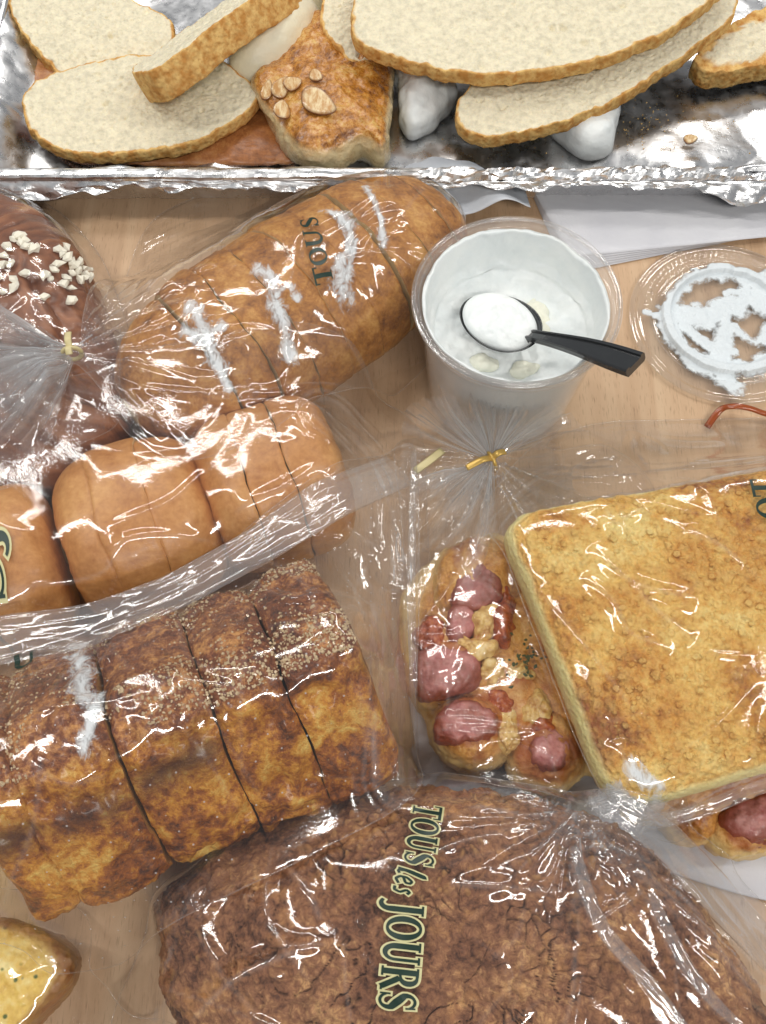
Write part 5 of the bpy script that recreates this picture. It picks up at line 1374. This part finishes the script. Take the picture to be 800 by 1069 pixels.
b6 = bag('clear printed bag round the square yellow crumble bread', 720, 660)
f6 = Film(b6, [(498, 552, 0.03), (520, 520, 0.02), (560, 478, 0.0), (612, 446, 0), (700, 440, 0), (840, 438, 0), (960, 440, 0), (985, 800, 0.03), (860, 812, 0.03), (780, 832, 0.03), (700, 862, 0.03), (640, 862, 0.03), (605, 822, 0.03), (560, 700, 0.035), (525, 610, 0.035)],
          creases=[([(618, 570), (662, 612), (727, 627)], 0.0022, 0.0026), ([(660, 613), (690, 645), (724, 668)], 0.0022, 0.0024), ([(608, 600), (640, 630), (657, 662), (702, 678)], 0.0018, 0.0022), ([(716, 552), (748, 572), (774, 592)], 0.0024, 0.002), ([(632, 530), (640, 546), (652, 548)], 0.0022, 0.0022), ([(650, 545), (662, 536), (672, 530)], 0.0018, 0.0018),
                   ([(562, 610), (600, 660), (662, 742)], 0.0016, 0.0016), ([(640, 505), (700, 530), (760, 545)], 0.0014, 0.0010), ([(645, 770), (655, 800), (658, 822)], 0.0022, 0.002), ([(640, 850), (720, 838), (800, 808)], 0.0012, 0.0016)],
          ties=[], bands=[([(500, 552), (560, 478), (620, 452), (820, 448)], 0.006, 0.25, 0.0016), ([(620, 846), (700, 856), (800, 822)], 0.005, 0.25, 0.0014)], cdir=R(-45), crinkle=0.0004, cscale=34, rand=22, seed=6, zc=0.07)
fold(b6, f6, [(632, 852), (700, 856), (780, 828), (840, 808)], 0.035, 0.0028, 0.0010, 5, 0.06)
letters(b6, f6, 'TO', (798, 500), (806, 545), 0.012, flip=-1, zc=0.069, outline=False)
for pts, wd in (([(640, 826), (652, 838), (672, 846), (690, 842)], 0.0062), ([(655, 806), (668, 818), (684, 822)], 0.005), ([(630, 832), (640, 840)], 0.005)):
    smear(b6, f6, pts, wd, 0.06, seed=len(pts) + 7)

# bag over the garlic bread
b8 = bag('clear bag round the garlic bread in the bottom left corner', 40, 1020)
f8 = Film(b8, [(-140, 935, 0), (0, 925, 0.02), (80, 945, 0.0), (108, 985, 0.0), (112, 1020, 0), (140, 1060, 0), (205, 1066, 0), (215, 1110, 0), (120, 1160, 0), (-140, 1160, 0)],
          creases=[([(86, 975), (90, 995), (84, 1010)], 0.0014, 0.0018), ([(108, 1015), (116, 1045), (118, 1069)], 0.0016, 0.0022), ([(0, 962), (20, 980), (30, 985)], 0.0014, 0.0014)], crinkle=0.0006, rand=26, seed=8, zc=0.02)
# printed bag over the big crackled loaf
b7 = bag('clear bag printed with green lettering over the large crackled loaf', 470, 980)
TG = xy(596, 852, 0.045)
f7 = Film(b7, [(128, 1050, 0), (150, 985, 0), (180, 925, 0), (250, 868, 0), (335, 834, 0.01), (430, 810, 0.02), (500, 822, 0.02), (590, 838, 0.02), (650, 852, 0.02), (720, 886, 0.0), (800, 950, 0), (850, 1010, 0), (890, 1090, 0), (890, 1260, 0), (200, 1260, 0), (130, 1120, 0)],
          creases=[([(192, 1069), (250, 1020), (335, 984)], 0.0024, 0.0030), ([(300, 905), (322, 930), (336, 962)], 0.0026, 0.0020), ([(468, 924), (520, 928), (585, 932)], 0.0022, 0.0022), ([(592, 890), (614, 960), (704, 1069)], 0.0026, 0.0026), ([(610, 966), (640, 950), (672, 930)], 0.0014, 0.0024),
                   ([(672, 934), (716, 1020), (764, 1069)], 0.0022, 0.0024), ([(596, 886), (640, 888), (690, 908)], 0.0024, 0.0024), ([(640, 870), (700, 905), (800, 985)], 0.0018, 0.003), ([(660, 900), (730, 960), (800, 1040)], 0.0022, 0.0034), ([(690, 900), (760, 955), (820, 1010)], 0.0014, 0.0026), ([(360, 985), (362, 1030), (368, 1069)], 0.0016, 0.0014),
                   ([(150, 1010), (170, 1000), (166, 985)], 0.0012, 0.0016), ([(440, 900), (480, 880), (530, 870)], 0.0016, 0.0016)],
          ties=[(TG, 0.010, 0.010, 0.034, 30, 13)], bands=[([(640, 872), (720, 925), (820, 1015)], 0.011, 0.5, 0.0035), ([(140, 1069), (155, 1000), (200, 925)], 0.006, 0.2, 0.0018), ([(420, 826), (520, 834), (620, 858)], 0.007, 0.3, 0.0018)], cdir=R(-35), crinkle=0.0006, cscale=42, rand=44, seed=7, zc=0.06, rdir=(R(-40), 0.8))
fold(b7, f7, [(612, 850), (680, 890), (740, 935), (860, 1040)], 0.03, 0.0075, 0.0024, 7, 0.03)
fold(b7, f7, [(594, 888), (616, 960), (660, 1015), (710, 1075)], 0.055, 0.0026, 0.0008, 9, 0.05)
fold(b7, f7, [(672, 934), (716, 1020), (772, 1075)], 0.05, 0.0022, 0.0008, 11, 0.05)
letters(b7, f7, 'TOUS', (448, 838), (436, 906), 0.0105, flip=1, zc=0.062)
letters(b7, f7, 'les', (430, 908), (424, 938), 0.0105, flip=1, zc=0.062)
letters(b7, f7, 'JOURS', (424, 942), (414, 1056), 0.0125, flip=1, zc=0.063)

# perforated bag over the sugared loaf, its mouth folded over into a hem
for V, Fs in LATER:
    splat(V); [splat(V[f].mean(1)) for f in Fs]
b4 = bag('perforated clear bag with folded hem over the large sugared loaf', 210, 760)
f4 = Film(b4, [(-150, 690, 0.05), (-20, 652, 0.055), (100, 628, 0.06), (250, 556, 0.055), (350, 505, 0.04), (420, 468, 0.025), (434, 500, 0.02), (436, 640, 0.02), (432, 760, 0.02), (436, 826, 0.05), (336, 890, 0.055), (206, 950, 0.055), (58, 1016, 0.055), (-6, 985, 0.055), (-150, 960, 0.03)],
          creases=[([(98, 662), (74, 700), (60, 742)], 0.0012, 0.0016), ([(102, 664), (88, 700), (78, 742)], 0.0011, 0.0014), ([(100, 662), (122, 684), (142, 706)], 0.0012, 0.0016), ([(188, 716), (232, 724), (260, 730)], 0.0014, 0.0016), ([(255, 588), (300, 622), (352, 616), (408, 612)], 0.0014, 0.0018), ([(232, 630), (262, 605), (262, 590)], 0.001, 0.0014),
                   ([(360, 515), (395, 535), (404, 530)], 0.0014, 0.002), ([(396, 590), (420, 585), (430, 600)], 0.0016, 0.0022), ([(385, 555), (370, 600), (382, 640)], 0.0014, 0.0016), ([(190, 700), (230, 760), (270, 830)], 0.0014, 0.0012), ([(40, 800), (80, 825), (120, 815)], 0.0020, 0.0016), ([(0, 950), (20, 968), (50, 985)], 0.0014, 0.002)],
          ties=[], bands=[([(418, 486), (424, 600), (424, 700), (420, 800)], 0.011, 0.85, 0.0030), ([(350, 540), (395, 640), (410, 760)], 0.008, 0.5, 0.0022), ([(0, 690), (110, 665), (260, 600)], 0.008, 0.22, 0.0014)], cdir=R(20), crinkle=0.0005, cscale=42, rand=46, seed=4, zc=0.085, mat=M_FILMD)
ctl = np.array([P(-150, 700, 0.062), P(-20, 668, 0.066), P(90, 646, 0.071), P(170, 616, 0.071), P(260, 572, 0.066), P(350, 525, 0.052), P(415, 490, 0.040)])
path = spline(ctl, 300, False)
zz = samp(HM, path[:, 0], path[:, 1])
path[:, 2] = np.maximum(path[:, 2] * 0.5 + zz * 0.5, zz + 0.002)
for _ in range(30):
    path[1:-1, 2] = (path[:-2, 2] + 2 * path[1:-1, 2] + path[2:, 2]) / 4
sarc = np.linspace(0, 1, 300)
V, Fs = tube(path, 0.0088 + 0.0012 * np.sin(sarc * 9), 0.0022, 26, False,
             lambda V, i, a: np.c_[np.zeros(len(V)), np.zeros(len(V)), 0.0016 * facet(sarc[i] * 5, a * 3.2, 3) + 0.0009 * facet(sarc[i] * 11 + 2, a * 7.0, 5)])
mk('folded_hem', V, Fs, M_HEM, b4, attrs={'haze': np.full(len(V), 0.12)})
letters(b4, f4, 'U', (8, 690), (36, 680), 0.008, flip=1, zc=0.075, outline=False)
for pts, wd in (([(74, 678), (86, 700), (92, 730), (104, 742)], 0.0075), ([(112, 735), (106, 760), (100, 790)], 0.004), ([(60, 658), (76, 662)], 0.004)):
    smear(b4, f4, pts, wd, 0.085, seed=len(pts) + 17)
